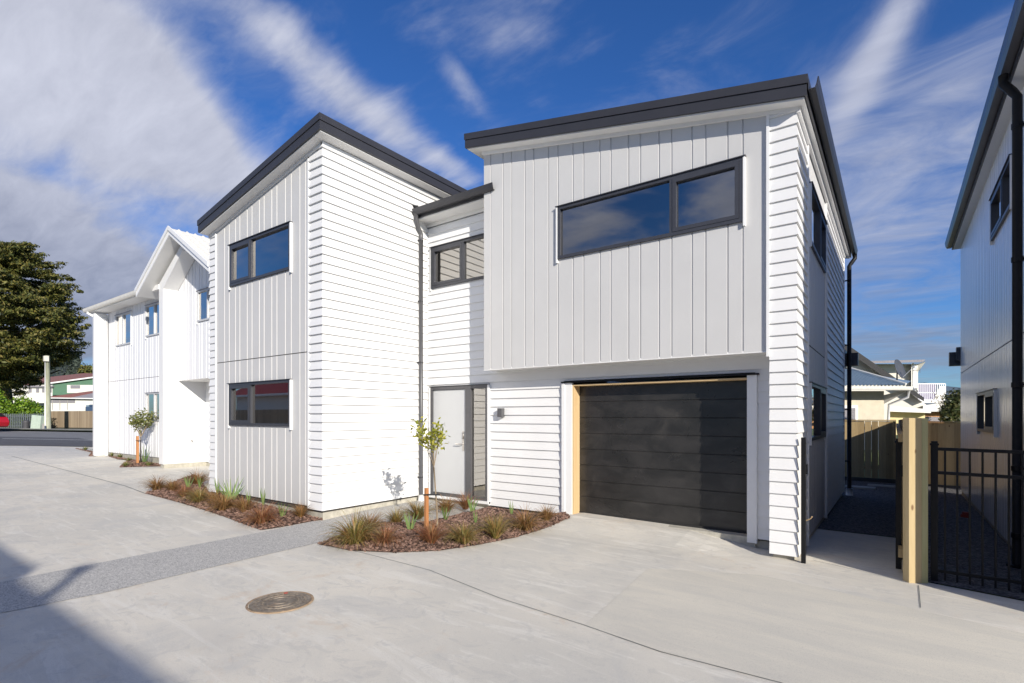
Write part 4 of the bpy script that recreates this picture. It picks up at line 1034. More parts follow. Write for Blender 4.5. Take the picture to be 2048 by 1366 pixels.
g1 = 'sedge tufts in the bed below the left grey wall'; g2 = 'sedge tufts in the curved bed by the entry'
tufts = [
    (314, 979, 'brown', .95, 'bronze grass tuft at the far left tip of the bed below the left grey wall', g1),
    (346, 983, 'brown', .80, 'thin bronze grass tuft second from the left tip of the grey wall bed', g1),
    (396, 967, 'brown', 1.0, 'tall dark grass tuft nearest the left end of the grey wall', g1),
    (369, 994, 'rust', .85, 'rust orange grass tuft near the front edge left of the olive one', g1),
    (399, 1003, 'green', .95, 'olive and orange grass tuft in the left half of the grey wall bed', g1),
    (428, 1008, 'brown', .80, 'low bronze grass tuft in front of the tallest iris', g1),
    (447, 1019, 'brown', 1.0, 'wide bronze grass tuft hanging over the front edge of the grey wall bed', g1),
    (489, 1024, 'brown', .90, 'flattened bronze grass tuft in the middle right of the grey wall bed', g1),
    (524, 1045, 'rust', 1.05, 'large orange brown grass tuft at the front right edge of the grey wall bed', g1),
    (601, 1034, 'brown', .75, 'small bronze grass tuft by the white corner boards', g1),
    (710, 1086, 'green', 1.25, 'largest green grass tuft at the left tip of the curved bed', g2),
    (738, 1062, 'brown', .95, 'reddish grass tuft leaning out behind the largest green tuft', g2),
    (770, 1086, 'rust', .80, 'small rust coloured tuft right of the largest green tuft', g2),
    (793, 1049, 'green', .80, 'round green tuft at the path edge of the curved bed', g2),
    (835, 1036, 'green', .95, 'green grass tuft just left of the orange stake', g2),
    (862, 1086, 'rust', .98, 'rust brown tuft in front of the orange stake', g2),
    (892, 1022, 'brown', .85, 'bronze tuft below the front door between stake and side light', g2),
    (931, 1017, 'rust', .90, 'dark red tuft directly in front of the side light', g2),
    (928, 1084, 'green', .90, 'olive tuft near the front edge in the middle of the curved bed', g2),
    (991, 1074, 'green', 1.0, 'yellow green tuft with orange base at the front right of the curved bed', g2),
    (1050, 1058, 'brown', .98, 'wide bronze tuft below the white boards near the garage end of the bed', g2),
    (1093, 1040, 'brown', .75, 'small upright tuft beside the left garage trim', g2)]
for i, (px, py, c_, sc, lab, grp) in enumerate(tufts):
    inst('grass_tuft', TM[c_][i % 2], G(px, py, .045), i * 1.7, sc * 1.22, lab, 'grass tuft', grp)
def iris_mesh(n, h, fan):
    mb = MB()
    for k in range(n):
        a = (k - (n - 1) / 2) / max(1, n) * fan + random.uniform(-.05, .05); L_ = h * random.uniform(.7, 1.05); y = random.uniform(-.018, .018)
        p = Vector((a * .05, y, -.01)); ang = a; i = len(mb.v); seg = 5
        for q in range(seg + 1):
            t = q / seg; w_ = .011 * (1 - t ** 2.2) + .0005
            mb.v += [p + Vector((-w_ * math.cos(ang), .002 * math.sin(k), w_ * math.sin(ang))), p + Vector((w_ * math.cos(ang), 0, -w_ * math.sin(ang)))]
            p = p + Vector((math.sin(ang), random.uniform(-.04, .04) + .12 * y * 20 * t, math.cos(ang))) * (L_ / seg); ang += a * .16
        for q in range(seg): mb.f.append((i + 2 * q, i + 2 * q + 1, i + 2 * q + 3, i + 2 * q + 2))
    return mb
IM = [mesh_of(iris_mesh(7, .38, .62), 'iris_plant', M['iris']), mesh_of(iris_mesh(11, .42, 1.0), 'iris_plant', M['iris']), mesh_of(iris_mesh(4, .36, .3), 'iris_plant', M['iris'])]
iris = [(376, 978, 0, .95, 'iris clump furthest left in the bed below the grey wall', g1), (399, 974, 0, .75, 'short iris clump second from the left below the grey wall', g1),
        (434, 992, 2, 1.1, 'narrow iris in front of the white left end boards', g1), (462, 1003, 1, 1.2, 'tallest spreading iris in the middle of the grey wall bed', g1),
        (497, 1011, 2, .85, 'thin upright iris below the left lower window', g1), (526, 1010, 2, .95, 'thin iris close to the grey wall under the right window pane', g1),
        (564, 1037, 0, .85, 'iris clump nearest the right end of the grey wall bed', g1),
        (820, 1065, 0, 1.0, 'fan of pale green iris left of the orange stake', g2), (890, 1043, 0, .85, 'iris clump between the sapling and the side light', g2),
        (951, 1052, 2, .75, 'dark thin iris behind the olive tuft in the curved bed', g2), (944, 1026, 0, .95, 'bright green iris in front of the side light', g2), (1023, 1033, 2, .8, 'single thin iris against the white boards left of the garage', g2),
        (287, 926, 1, 1.5, 'dark green iris beside the sapling at the all white townhouse', 'iris plants at the far bed')]
for i, (px, py, k, sc, lab, grp) in enumerate(iris): inst('iris_plant', IM[k], G(px, py, .04), R(36) + random.uniform(-.5, .5), sc, lab, 'iris', grp)
# low ground-cover sprigs along the far bed
sp = mesh_of(tuft_mesh(70, .16, .3, .9, .006, 3), 'ground_cover_sprig', M['leaf_dark'])
spp = [(171, 899, 'leftmost low green sprig at the street end of the far bed'), (190, 902, 'low green sprig before the left white fin'), (207, 907, 'low green sprig by the white downpipe foot'), (224, 911, 'low green sprig just right of the white downpipe'),
       (240, 914, 'low green sprig under the far upper window'), (257, 921, 'low green sprig at the bend of the far bed'), (252, 931, 'low green sprig at the front corner of the far bed'), (297, 930, 'low green sprig right of the far sapling stake')]
for px, py, lab in spp: inst('ground_cover_sprig', sp, G(px, py, .04), px, 1.15, lab, 'plant', 'low sprigs in the far bed')

def sapling(root, base, top, crownr, stem_r, leafmat, nleaf, leafl, lean=(0, 0), forks=7, crown_h=.5):
    H = top; b = Vector(base); fork = b + Vector((lean[0] * .6, lean[1] * .6, H * (1 - crown_h)))
    m = MB(); m.tube([b - Vector((0, 0, .03)), b + Vector((lean[0] * .1, lean[1] * .1, H * .2)), b + Vector((lean[0] * .35, lean[1] * .35, H * .38)), fork], [stem_r, stem_r * .85, stem_r * .8, stem_r * .7], 8)
    lf = MB(); tw = MB()
    tips = []
    for k in range(forks):
        th = k * 2.4 + random.uniform(-.3, .3); rr = crownr * random.uniform(.35, 1.0)
        tip = b + Vector((lean[0] + math.cos(th) * rr, lean[1] + math.sin(th) * rr, H * random.uniform(.80, 1.0)))
        mid = fork.lerp(tip, .5) + Vector((random.uniform(-.03, .03), random.uniform(-.03, .03), -.02))
        tw.tube([fork, mid, tip], [stem_r * .4, stem_r * .28, stem_r * .12], 5); tips.append((mid, tip))
    for _ in range(nleaf):
        mid, tip = random.choice(tips); t = random.random() ** .6; c = mid.lerp(tip, t) + Vector([random.gauss(0, crownr * .16) for _ in range(3)])
        d = Vector((random.gauss(0, 1), random.gauss(0, 1), random.gauss(.5, .8))).normalized(); s_ = d.cross(Vector((random.gauss(0, 1), random.gauss(0, 1), random.gauss(0, 1)))).normalized()
        l = leafl * random.uniform(.7, 1.2); w_ = l * .24; nrm = d.cross(s_) * l * .06
        i = len(lf.v); lf.v += [c, c + d * l * .35 + s_ * w_ + nrm, c + d * l, c + d * l * .35 - s_ * w_ + nrm, c + d * l * .7 + s_ * w_ * .75, c + d * l * .7 - s_ * w_ * .75]
        lf.f += [(i, i + 1, i + 4, i + 2, i + 5, i + 3)]
    m.build('trunk', M['twig'], root, True); tw.build('branch', M['twig'], root, True); lf.build('crown', leafmat, root)
p = G(875, 1062, .04); t1 = thing('sapling', p, 'young sapling with yellow green leaves tied to a stake by the front door', 'tree')
sapling(t1, p, 1.50 - p.z - .02, .27, .0135, M['leaf_young'], 300, .072, lean=(-.10, -.02), crown_h=.42)
p2 = G(853, 1063, .03); sk = thing('tree_stake', p2, 'orange timber stake in the curved bed, tied to the sapling by the front door', 'stake', 'tree stakes')
m = MB(); m.box(p2.x - .024, p2.y - .024, p2.z - .05, p2.x + .024, p2.y + .024, p2.z + .63); bevel(m.build('stake', M['stake'], sk), .004)
m = MB(); m.tube([(p2.x - .03, p2.y - .03, p2.z + .53), (p2.x + .06, p2.y - .01, p2.z + .54), (p.x + .03, p.y - .03, p2.z + .54), (p.x + .02, p.y + .02, p2.z + .54), (p2.x + .03, p2.y + .03, p2.z + .53)], .011, 6); m.build('tie', M['rubber'], sk)
p = G(281, 927, .03); t2 = thing('sapling', p, 'small round headed sapling beside a stake in front of the all white townhouse', 'tree')
sapling(t2, p, 1.63, .42, .018, M['leaf_dark'], 620, .085, lean=(.04, 0), forks=14, crown_h=.50)
p2 = G(275, 929, .03); sk = thing('tree_stake', p2, 'orange timber stake in the far bed before the all white townhouse', 'stake', 'tree stakes')
m = MB(); m.box(p2.x - .03, p2.y - .03, p2.z - .05, p2.x + .03, p2.y + .03, p2.z + .86); m.build('stake', M['stake'], sk)
m = MB(); m.tube([(p2.x - .03, p2.y - .03, p2.z + .72), (p2.x + .13, p2.y, p2.z + .72)], .012, 6); m.build('tie', M['rubber'], sk)

# ------------------------------------------------------------------ street at the left
def strip(name, d0, d1, a0, a1, off, mat, step=3.0):
    tag(sheet(name, [loc(a0, d0), loc(a1, d0), loc(a1, d1), loc(a0, d1)], off, mat, step), kind='structure')
strip('road', 24.3, 37.3, -75, 5, .012, M['asphalt'], 2.5)
strip('driveway_apron', 23.2, 24.3, -75, 5, .02, M['asphalt_dark'], 2)
tag(sheet('fresh_asphalt_patch', [loc(-27.2, 24.4), loc(-18.2, 24.4), loc(-21.0, 26.8), loc(-24.5, 29.8), loc(-31.5, 29.8)], .018, M['asphalt_dark'], 2), kind='structure')
tag(sheet('centre_line', [loc(-27.0, 27.85), loc(-5, 27.85), loc(-5, 28.0), loc(-27.0, 28.0)], .024, M['roadpaint'], 2.5), kind='structure')
tag(sheet('edge_line', [loc(-75, 36.5), loc(0, 36.5), loc(0, 36.66), loc(-75, 36.66)], .024, M['roadpaint'], 2.5), kind='structure')
strip('kerb', 37.3, 37.6, -75, 5, .13, M['footpath'], 2.5)
strip('verge', 37.6, 41, -75, 5, .10, M['grassy'], 2.5)
strip('footpath', 38.4, 39.8, -75, 5, .125, M['footpath'], 2.5)
def Gd(px, d, off=0):
    a = (px - CX) / F * d; x, y = loc(a, d); return Vector((x, y, gz(x, y) + off))
def bx(mb, px0, px1, d0, d1, z0, z1):      # box aligned with the street, lateral range given in photo columns at depth d0
    a0, a1 = (px0 - CX) / F * d0, (px1 - CX) / F * d0
    mb.extr([loc(a0, d0), loc(a1, d0), loc(a1, d1), loc(a0, d1)], z0, z1)
zst = gz(*loc(-34, 40))
zy = lambda y, d: EYE + (CY - y) / F * d
# dark picket fence
pf = thing('picket_fence', Gd(40, 41), 'dark blue grey picket fence below the bright hedge across the street', 'fence')
m = MB(); a = -45
while a < (90 - CX) / F * 41:
    m.extr([loc(a, 41), loc(a + .10, 41), loc(a + .10, 41.02), loc(a, 41.02)], zst + .05, zst + 1.28 + random.uniform(-.02, .02)); a += .165
m.build('picket', M['greypaint'], pf)
m = MB()
for z in (.3, 1.05): m.extr([loc(-45, 41.03), loc(-36.4, 41.03), loc(-36.4, 41.08), loc(-45, 41.08)], zst + z, zst + z + .08)
m.build('rail', M['greypaint'], pf)
# brown timber fence
a0, a1 = (97 - CX) / F * 44.5, (215 - CX) / F * 42
q0, q1 = loc(a0, 44.5), loc(a1, 42)
z_ = gz(*q0)
tf = board_fence('brown close boarded fence right of the utility pole across the street', q0, q1, z_ + .05, zy(822, 43.0), .15, .01, 'fence_old', cap=False)
# utility pole
p = Gd(95, 40); up = thing('utility_pole', p, 'pale timber pole with a white conduit at the roadside across the street', 'pole')
m = MB(); m.tube([p - Vector((0, 0, .2)), Vector((p.x, p.y, zy(711, 40)))], [.22, .15], 12); m.build('pole', M['polewood'], up, True)
dv = Vector((UX, UY, 0)); fv = Vector((UY, -UX, 0))
m = MB(); c = p + fv * .2 + dv * .0; m.tube([c, Vector((c.x, c.y, zy(722, 40)))], .035, 8); m.build('conduit', M['white_trim'], up, True)
m = MB(); c = Vector((p.x, p.y, zy(718, 40))) + fv * .22 + dv * .08; m.box(c.x - .14, c.y - .14, c.z - .2, c.x + .14, c.y + .14, c.z + .2); m.build('fuse_box', M['creamboard'], up)
# cabinet, bin, marker
p = Gd(71, 39.5); m = MB()
a_ = (p.x * UX + p.y * UY)
m.prism([tuple(loc(a_ - .42, 39.5)) + (p.z,), tuple(loc(a_ + .30, 39.5)) + (p.z,), tuple(loc(a_ + .42, 39.5)) + (zy(832, 39.5),), tuple(loc(a_ - .30, 39.5)) + (zy(831, 39.5) + .05,)], [tuple(loc(a_ - .42, 39.9)) + (p.z,), tuple(loc(a_ + .30, 39.9)) + (p.z,), tuple(loc(a_ + .42, 39.9)) + (zy(832, 39.5),), tuple(loc(a_ - .30, 39.9)) + (zy(831, 39.5) + .05,)], None)
o = m.build('junction_cabinet', M['cabinet'], None, origin=p); bevel(o, .03); tag(o, 'pale green leaning utility cabinet before the picket fence', 'cabinet')
p = Gd(52, 40); m = MB(); m.lathe((p.x, p.y, p.z), [(.20, 0), (.22, .55), (.23, .6), (.17, .72), (.05, .74)], 16); tag(m.build('garden_urn', M['tank'], None, True, p), 'dark round urn beside the pale green cabinet', 'urn')
p = Gd(86.5, 39.4); m = MB(); m.box(p.x - .06, p.y - .06, p.z, p.x + .06, p.y + .06, p.z + .5); o = m.build('marker_post', M['footpath'], None, origin=p); bevel(o, .02); tag(o, 'short pale concrete marker at the foot of the pole', 'marker')
# parked car, only its rear shows
p = Gd(-92, 34.3); cr = thing('parked_car', p, 'red car whose rounded rear shows at the left edge across the street', 'car')
ca = (p.x * UX + p.y * UY); cd = 34.3
prof = [(2.0, .38), (2.06, .62), (1.98, .86), (1.86, 1.0), (1.35, 1.34), (.7, 1.46), (-.4, 1.44), (-1.2, 1.02), (-2.0, .9), (-2.2, .6), (-2.15, .3), (1.9, .3)]
def carp(d): return [tuple(loc(ca + x, d)) + (p.z + z,) for x, z in prof]
m = MB(); m.prism(carp(cd), carp(cd + 1.7), None); o = m.build('body', M['carred'], cr); bevel(o, .10, 4)
m = MB()
m.prism([tuple(loc(ca + x, cd - .012)) + (p.z + z,) for x, z in ((1.55, 1.03), (1.22, 1.30), (.68, 1.38), (-.35, 1.37), (-.95, 1.03))], [tuple(loc(ca + x, cd + 1.712)) + (p.z + z,) for x, z in ((1.55, 1.03), (1.22, 1.30), (.68, 1.38), (-.35, 1.37), (-.95, 1.03))], None); m.build('side_window', M['carglass'], cr)
m = MB(); m.prism([tuple(loc(ca + x, cd + .15)) + (p.z + z,) for x, z in ((1.90, 1.01), (1.42, 1.335), (1.38, 1.30), (1.80, .98))], [tuple(loc(ca + x, cd + 1.55)) + (p.z + z,) for x, z in ((1.90, 1.01), (1.42, 1.335), (1.38, 1.30), (1.80, .98))], None); m.build('rear_window', M['carglass'], cr)
for x in (1.35, -1.35):
    m = MB(); c0 = Vector(tuple(loc(ca + x, cd - .02)) + (p.z + .31,)); c1 = Vector(tuple(loc(ca + x, cd + .2)) + (p.z + .31,)); m.tube([c0, c1], .31, 20); wh = m.build('wheel', M['rubber'], cr)
    m = MB(); m.tube([c0 - (c1 - c0) * .05, c0 + (c1 - c0) * .3], .20, 16); m.build('rim', M['steel'], wh)
m = MB(); m.prism([tuple(loc(ca + 2.03, cd + .02)) + (p.z + z,) for z in (.66, .84)] + [tuple(loc(ca + 1.9, cd - .02)) + (p.z + z,) for z in (.84, .66)], [tuple(loc(ca + 2.07, cd + .35)) + (p.z + z,) for z in (.66, .84)] + [tuple(loc(ca + 1.95, cd + .35)) + (p.z + z,) for z in (.84, .66)], None); m.build('tail_light', M['terracotta'], cr)

# leaf clump helpers
def leaf_cloud(mb, c, rad, n, size, shell=.55, flat=1.0, up=.3, aspect=1.7):
    c = Vector(c)
    for _ in range(n):
        d = Vector((random.gauss(0, 1), random.gauss(0, 1), random.gauss(0, 1))).normalized(); r = (shell + (1 - shell) * random.random()) 
        q = c + Vector((d.x * rad[0], d.y * rad[1], d.z * rad[2])) * r
        nrm = (d + Vector((random.gauss(0, .6), random.gauss(0, .6), random.gauss(up, .6)))).normalized()
        a = nrm.cross(Vector((random.gauss(0, 1), random.gauss(0, 1), random.gauss(0, 1) * flat))).normalized(); b = nrm.cross(a)
        s_ = size * random.uniform(.6, 1.3); i = len(mb.v)
        mb.v += [q - a * s_ * aspect * .5, q + b * s_ * .5, q + a * s_ * aspect * .5, q - b * s_ * .5]; mb.f.append((i, i + 1, i + 2, i + 3))
# big evergreen at the left
td = 47.0
def tp(px, py, d): v = at(px, py, d); return v
base = Gd(12, td); tree = thing('evergreen_tree', base, 'large olive green evergreen tree with layered boughs at the left edge', 'tree')
m = MB(); trunk_top = tp(-20, 560, td)
m.tube([base - Vector((0, 0, .3)), tp(10, 790, td), tp(-5, 700, td), trunk_top], [.62, .5, .38, .08], 10)
for px, py in ((70, 740), (95, 700), (60, 650), (100, 640), (-90, 700), (-120, 640), (30, 600), (120, 740), (45, 715)):
    s0 = tp(8, min(py + 35, 785), td); e = tp(px, py, td + random.uniform(-3, 3)); m.tube([s0, s0.lerp(e, .5) + Vector((0, 0, -.2)), e], [.2, .12, .04], 6)
m.build('trunk', M['bark'], tree, True)
lf = MB()
outline = lambda py: {500: 60, 520: 72, 540: 100, 560: 118, 580: 140, 600: 150, 620: 148, 640: 160, 660: 176, 680: 166, 700: 158, 720: 145, 735: 100, 745: 70}.get(py, 0)
rows = [500, 520, 540, 560, 580, 600, 620, 640, 660, 680, 700, 720, 735]
random.seed(21)
for ri, py in enumerate(rows):
    xr = outline(py); cxp = -35; half = xr - cxp
    for k in range(62):
        th = random.uniform(0, 6.283); rr = (random.random() ** .45) * (.97 if k % 4 else 1.04)
        px = cxp + half * rr * math.cos(th); dd = td + (half / F * td) * rr * math.sin(th) * .9
        c = tp(px, py + random.uniform(-10, 10), dd)
        rx = random.uniform(.6, 1.25)
        leaf_cloud(lf, c, (rx, rx, rx * .30), 230, .12, .25, .5, 1.0, 2.6)
        # a trailing tip outward
        outv = Vector((UX * math.cos(th) - UY * math.sin(th), UY * math.cos(th) + UX * math.sin(th), random.uniform(-.05, .35))) * rx
        leaf_cloud(lf, c + outv, (rx * .55, rx * .55, .14), 60, .10, .2, .5, .8, 2.8)
for px, py, r_, dd in ((20, 735, 1.5, -3), (-10, 745, 1.6, -1), (50, 728, 1.2, -2), (80, 722, .9, 0), (0, 790, 1.2, -2), (58, 755, 1.0, -2), (30, 770, 1.1, -2.5), (5, 765, 1.2, -2), (45, 745, .9, -3), (-20, 755, 1.3, -1), (15, 750, 1.2, -2), (70, 765, .7, -2), (40, 785, .6, -2.2), (168, 655, .35, 0), (176, 650, .25, 0), (140, 558, .4, 0), (160, 583, .3, 0), (12, 500, .5, 0), (48, 505, .5, 0), (85, 532, .5, 0)):
    leaf_cloud(lf, tp(px, py, td + dd), (r_, r_, r_ * .45), int(420 * r_) + 40, .10, .2, .5, .8, 2.6)
lf.build('crown', M['yew'], tree)
# hedge
hg_ = MB(); random.seed(5)
for k in range(150):
    px = random.uniform(-90, 88); top = 792 + 9 * math.sin(px * .09) + (14 if px > 70 else 0) - (8 if px < 10 else 0)
    leaf_cloud(hg_, at(px, random.uniform(top + 6, 850), random.uniform(41.6, 43)), (.6, .6, .5), 130, .13, .6, 1, .4, 1.4)
tag(hg_.build('hedge', M['hedge'], None, origin=Gd(30, 42)), 'bright green leafy hedge behind the dark picket fence', 'hedge')
# green and white house
def hbox(mb, px0, px1, d0, d1, y0, y1, dd=None):
    bx(mb, px0, px1, d0, d1, zy(y0, d0), zy(y1, d0))
H1 = thing('green_gabled_house', Gd(150, 118), 'green boarded house with low pink brown roof and white band across the street', 'house')
d = 118
m = MB(); m.prism([at(105, 790, d), at(215, 790, d), at(215, 752, d), at(105, 767, d)], [at(105, 790, d + 8), at(215, 790, d + 8), at(215, 752, d + 8), at(105, 767, d + 8)], None); m.build('green_wall', M['greenwall'], H1)
m = MB(); bx(m, 134, 215, d - .08, d - .01, zy(786, d), zy(770, d)); each(m, 'white_band', M['offwhite'], H1)
m = MB(); bx(m, 141, 160, d - .14, d - .08, zy(777, d), zy(770.5, d)); m.build('window', M['greytile'], H1)
m = MB(); a, b = at(97, 768, d - .6), at(218, 751.5, d - .6); up_ = Vector((0, 0, .30)); back_ = Vector((-UY, UX, 0)) * 9
m.prism([a, b, b + up_, a + up_], [a + back_ * .03, b + back_ * .03, b + back_ * .03 + up_, a + back_ * .03 + up_], None); m.build('barge_board', M['white_trim'], H1)
m = MB(); m.quad(a + up_, b + up_, at(170, 746, d + 16), at(62, 758, d + 16), at(48, 771, d - .5)); m.build('roof', M['redtile'], H1)
m = MB(); m.prism([at(24, 806, d), at(105, 806, d), at(105, 768, d), at(24, 775, d)], [at(24, 806, d + 6), at(105, 806, d + 6), at(105, 768, d + 6), at(24, 775, d + 6)], None); m.build('left_wall', M['offwhite'], H1)
for k, px in enumerate((30, 57, 72, 84, 97)):
    m = MB(); bx(m, px, px + 6, d - .06, d - .01, zy(785, d), zy(777, d)); m.build('window', M['greytile'], H1)
m = MB(); bx(m, 24, 105, d - .5, d + .3, zy(775, d), zy(771.5, d)); m.build('gutter', M['greytile'], H1)
# low house with board front
H2 = thing('low_cottage', Gd(150, 92), 'low off white cottage with red brown and grey tiled roof behind the brown fence', 'house')
d = 92
m = MB(); bx(m, 97, 215, d, d + 7, zy(825, d), zy(797, d)); m.build('wall', M['offwhite'], H2)
m = MB(); bx(m, 97, 150, d - .03, d - .005, zy(806, d), zy(798, d)); m.build('shade_strip', M['greytile'], H2)  # grey strip painted in for the shade along the wall top
for px in (104, 119, 134):
    m = MB(); bx(m, px, px + 1.2, d - .05, d - .03, zy(820, d), zy(798, d)); m.build('cover_strip', M['footpath'], H2)
m = MB(); bx(m, 172, 190, d - .05, d - .01, zy(822, d), zy(810, d)); m.build('window', M['bluesteel'], H2)
m = MB(); a, b = at(84, 795, d - .6), at(138, 796, d - .6); c_, e_ = at(218, 779, d + 3), at(218, 779, d + 3)
m.quad(a, b, at(218, 780, d + 3), at(190, 781, d + 3.5)); m.build('red_roof', M['redtile'], H2)
m = MB(); m.quad(at(138, 796, d - .62), at(220, 797, d - .62), at(220, 779, d + 2.9)); m.build('grey_roof', M['greytile'], H2)
m = MB(); m.prism([at(84, 796.5, d - .65), at(220, 798.5, d - .65), at(220, 796.5, d - .65), at(84, 794.8, d - .65)], [at(84, 796.5, d - .5), at(220, 798.5, d - .5), at(220, 796.5, d - .5), at(84, 794.8, d - .5)], None); m.build('gutter', M['white_trim'], H2)
p = Gd(182, 50.); m = MB(); m.extr([loc((170 - CX) / F * 50, 50), loc((196 - CX) / F * 50, 50), loc((196 - CX) / F * 50, 51.5), loc((170 - CX) / F * 50, 51.5)], zy(828, 50), zy(813, 50)); m.extr([loc((175 - CX) / F * 50, 50.1), loc((190 - CX) / F * 50, 50.1), loc((190 - CX) / F * 50, 51.4), loc((175 - CX) / F * 50, 51.4)], zy(813, 50), zy(809, 50))
o = m.build('water_tank', simple('navy_plastic', (.05, .09, .17), .5), None, origin=p); bevel(o, .08); tag(o, 'navy blue tank above the brown fence beside the white fin', 'tank')
# forested hill, left
hill = MB(); random.seed(3)
def ridge(px): return 700 + 10 * math.sin(px * .05) + (abs(px - 110) * .10) + (px > 165) * 22 + (px - 165) * .5 * (px > 165)
hm = MB(); pts = list(range(-260, 420, 20))
for i, px in enumerate(pts): pass
for a_, b_ in zip(pts[:-1], pts[1:]):
    hm.quad(at(a_, 812, 150), at(b_, 812, 150), at(b_, max(ridge(b_) + 12, 700), 330), at(a_, max(ridge(a_) + 12, 700), 330))
    hm.quad(at(a_, max(ridge(a_) + 12, 700), 330), at(b_, max(ridge(b_) + 12, 700), 330), at(b_, 815, 420), at(a_, 815, 420))
tag(hm.build('hill', M['forest']), kind='structure')
for k in range(760):
    px = random.uniform(-60, 250); t = random.random(); dd = 165 + 165 * t; yy = 812 + (ridge(px) + 12 - 812) * t
    b_ = at(px, yy, dd); h = random.uniform(4, 9); r_ = h * .28
    leaf_cloud(hill, b_ + Vector((0, 0, h * .4)), (r_ * 1.25, r_ * 1.25, h * .42), 24, 1.2, .5, 1, .4, 1.2)
    leaf_cloud(hill, b_ + Vector((0, 0, h * .8)), (r_ * .6, r_ * .6, h * .3), 12, .9, .3, 1, .4, 1.2)
tag(hill.build('hillside_forest', M['forest']), 'dark conifer forest covering the hill behind the houses at left', 'forest', kind='stuff')
bc = MB(); leaf_cloud(bc, at(178, 742, 138), (2.6, 2.6, 1.6), 900, .45, .2, 1, .5); tag(bc.build('yellow_green_tree', M['yew'], None, origin=Gd(178, 138)), 'round olive yellow tree top between the green roof and the hill', 'tree')

# ------------------------------------------------------------------ houses beyond the yard at the right (level-camera heights, shifted for the photo's lean)
K2 = lambda px: -K * (px - CX)                 # photo column lean removed
def pr(px, py, d): return at(px, py + 0, d)
def wallp(mb, pts, d, th): a = [at(x, y, d) for x, y in pts]; b = [at(x, y, d + th) for x, y in pts]; mb.prism(a, b, None)
HB = thing('cream_bungalow', at(1720, 960, 22), 'cream rendered bungalow with blue grey corrugated hip roof beyond the pine fence', 'house'); ROOT[HB.name] = HB.location.copy()
d = 23
m = MB(); wallp(m, [(1560, 900), (1768, 900), (1768, 782), (1560, 782)], d, 5); m.build('wall', M['cream'], HB)
m = MB(); wallp(m, [(1560, 780), (1812, 778), (1812, 770), (1560, 774)], d - .75, .75); m.build('soffit_board', M['offwhite'], HB)
m = MB(); gutter(m, at(1540, 772, d - .8), at(1822, 773, d - .8), (UY, -UX, 0), .16, .12); m.build('gutter', M['offwhite'], HB)
rf = MB(); E0, E1 = at(1560, 771, d - .8), at(1812, 770, d - .8); Rg0, Rg1 = at(1560, 700, d + 3.4), at(1702, 737, d + 2.2)
def corr(mb, bl, br_, tl, tr, n, amp):
    i = len(mb.v); nrm = (br_ - bl).cross(tl - bl).normalized(); 
    for k in range(n * 6 + 1):
        t = k / (n * 6); h = nrm * amp * math.sin(2 * math.pi * k / 6); mb.v += [bl.lerp(br_, t) + h, tl.lerp(tr, t) + h]
    for k in range(n * 6): mb.f.append((i + 2 * k, i + 2 * k + 2, i + 2 * k + 3, i + 2 * k + 1))
def hipcorr(mb, bl, br_, tl, apex, n, amp):
    # rectangular part up to apex column then clipped by the hip from apex to br_
    i = len(mb.v); ax = (br_ - bl).normalized(); W_ = (br_ - bl).length; ap = (apex - bl).dot(ax); up_ = (tl - bl); nrm = ax.cross(up_).normalized()
    N_ = n * 6
    for k in range(N_ + 1):
        s_ = W_ * k / N_; f = 1 if s_ <= ap else max(0, (W_ - s_) / (W_ - ap)); h = nrm * amp * math.sin(2 * math.pi * k / 6)
        mb.v += [bl + ax * s_ + h, bl + ax * s_ + up_ * f + h]
    for k in range(N_): mb.f.append((i + 2 * k, i + 2 * k + 2, i + 2 * k + 3, i + 2 * k + 1))
bl = E0; br_ = E1; ax = (br_ - bl).normalized(); apex = at(1700, 738, d + 1.9)
upv = apex - bl - ax * (apex - bl).dot(ax)
hipcorr(rf, bl, br_, bl + upv, apex, 34, .03)
rfo = rf.build('roof', M['bluesteel'], HB, True)
m = MB(); far_ = at(1822, 762, d + 1.6)
m.quad(br_ + Vector((0, 0, .02)), far_, apex + Vector((-UY, UX, 0)) * 2.2 + Vector((0, 0, .35)), apex + Vector((0, 0, .03))); m.build('side_slope', M['bluesteel'], rfo)
m = MB(); m.tube([apex + Vector((0, 0, .04)), br_ + Vector((0, 0, .04))], .05, 8); m.build('hip_cap', M['offwhite'], rfo)
window_b = MB(); wallp(window_b, [(1600, 900), (1716, 900), (1716, 811), (1600, 811)], d - .03, .03); wb = window_b.build('window', M['white_trim'], HB)
m = MB(); wallp(m, [(1600, 900), (1711, 900), (1711, 816), (1600, 816)], d - .04, .01); m.build('glass', M['greytile'], wb)
m = MB(); m.tube([at(1818, 781, d - .7), at(1816, 794, d - .7), at(1778, 809, d - .1), at(1776, 850, d - .1), at(1776, 900, d - .1)], .055, 10); m.build('downpipe', M['white_trim'], HB, True)
# eave lining to the right
m = MB(); m.quad(at(1768, 790, d - .02), at(1768, 808, d), at(1816, 782, d - .72), at(1812, 779, d - .74)); m.build('eave_lining', M['offwhite'], HB)
# tall cream house with dark verge
HT = thing('steep_gabled_house', at(1700, 960, 33), 'cream boarded gable with a dark tiled verge behind the blue grey roof', 'house')
d = 33
m = MB(); wallp(m, [(1560, 860), (1860, 860), (1860, 815), (1700, 700), (1560, 620)], d, 5); m.build('gable_wall', M['creamboard'], HT)
m = MB(); pts_ = [(1560, 608), (1690, 688), (1700, 693), (1800, 762), (1848, 795), (1848, 803), (1795, 772), (1700, 707), (1690, 700), (1560, 622)]
wallp(m, pts_, d - .6, 6); m.build('roof', M['darktile'], HT)
